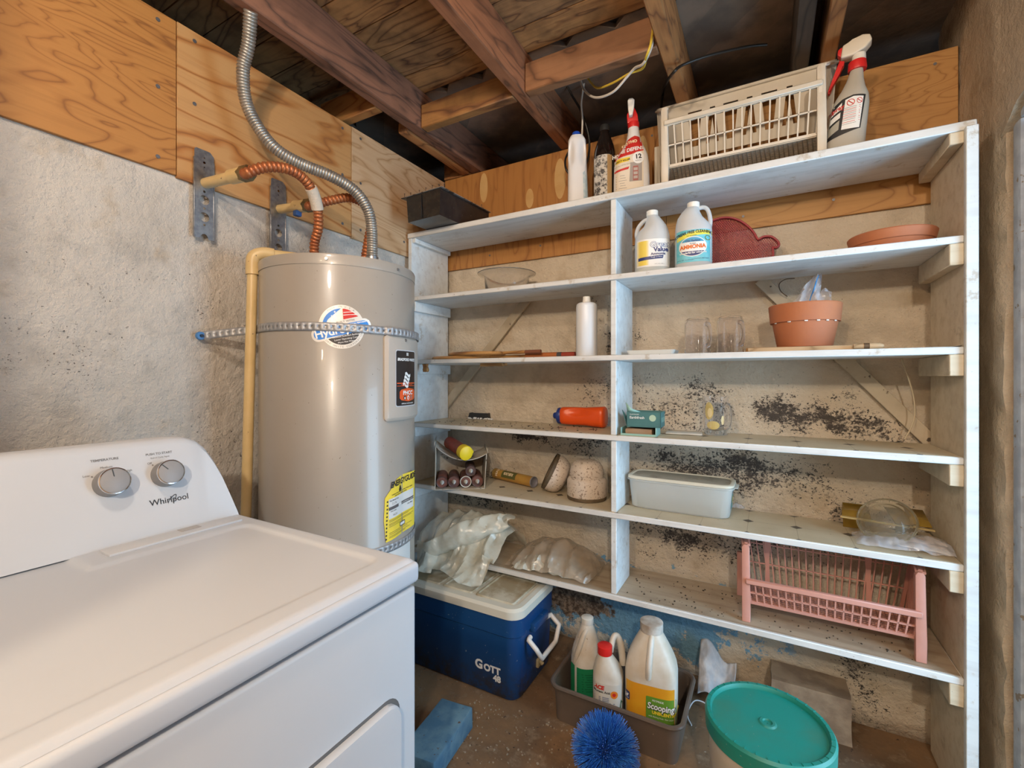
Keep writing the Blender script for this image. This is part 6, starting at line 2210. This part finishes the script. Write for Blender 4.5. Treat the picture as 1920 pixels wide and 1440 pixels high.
# ================================================================== cables overhead
def cable(name, label, pts, r, m):
    q = ht(*pts[0])
    o = G().tube(smooth_path([ht(*p) - q for p in pts], 8), r, 8).build(name, m, None, 60, q)
    return tag(o, label, 'cable')


BLK = mat('cable_black', (.012, .011, .010), .4)
cable('cable', 'yellow sheathed cable looping below the joists', [(1226, 40, 1.55), (1220, 82, 1.50), (1212, 106, 1.52), (1205, 128, 1.60), (1180, 138, 1.64), (1150, 155, 1.70), (1122, 165, 1.78), (1108, 155, 1.84), (1098, 138, 1.92), (1093, 118, 2.0)], .0042, mat('cable_yellow', (.62, .44, .05), .45))
cable('cable', 'white sheathed cable sagging beside the yellow one', [(1230, 40, 1.58), (1223, 82, 1.53), (1214, 106, 1.53), (1204, 121, 1.56), (1190, 128, 1.61), (1175, 145, 1.65), (1150, 172, 1.70), (1120, 183, 1.77), (1100, 174, 1.84), (1089, 152, 1.92), (1090, 120, 2.0)], .0046, mat('cable_white', (.60, .56, .50), .45))
cable('cable', 'short white cable hanging straight down behind the bottles', [(1098, 140, 2.0), (1093, 170, 2.0), (1090, 195, 2.0), (1092, 225, 2.0), (1091, 262, 2.02)], .0042, mat('cable_white', None))
cable('cable', 'black cord hanging in a loop behind the blue-capped bottle', [(1058, 150, 2.02), (1072, 178, 2.02), (1088, 205, 2.02), (1099, 235, 2.03), (1105, 265, 2.04), (1103, 295, 2.045), (1092, 322, 2.05), (1075, 332, 2.06), (1062, 318, 2.06), (1060, 300, 2.065), (1066, 285, 2.07)], .0048, BLK)
cable('cable', 'black cable running along the joists behind the white basket', [(1438, 84, 1.62), (1400, 88, 1.62), (1330, 104, 1.60), (1280, 122, 1.60), (1262, 137, 1.60), (1249, 156, 1.75), (1243, 175, 1.955), (1240, 205, 1.965), (1243, 240, 1.965)], .0052, BLK)
cable('cable', 'thin cream wire dangling on the wall behind the lower shelves', [(1690, 672, 1.50), (1700, 700, 1.502), (1712, 740, 1.502), (1715, 775, 1.50), (1708, 802, 1.50), (1696, 824, 1.50)], .0022, mat('wire_cream', (.52, .44, .30), .5))
# dried root or twig hanging above the zip bag
o = cable('twig', 'dark dried twig curled on the wall above the flower pot', [(1490, 522, 1.72), (1472, 524, 1.73), (1461, 533, 1.735), (1464, 546, 1.735), (1476, 556, 1.73)], .0018, mat('twig_brown', (.10, .06, .03), .8))
o['category'] = 'twig'
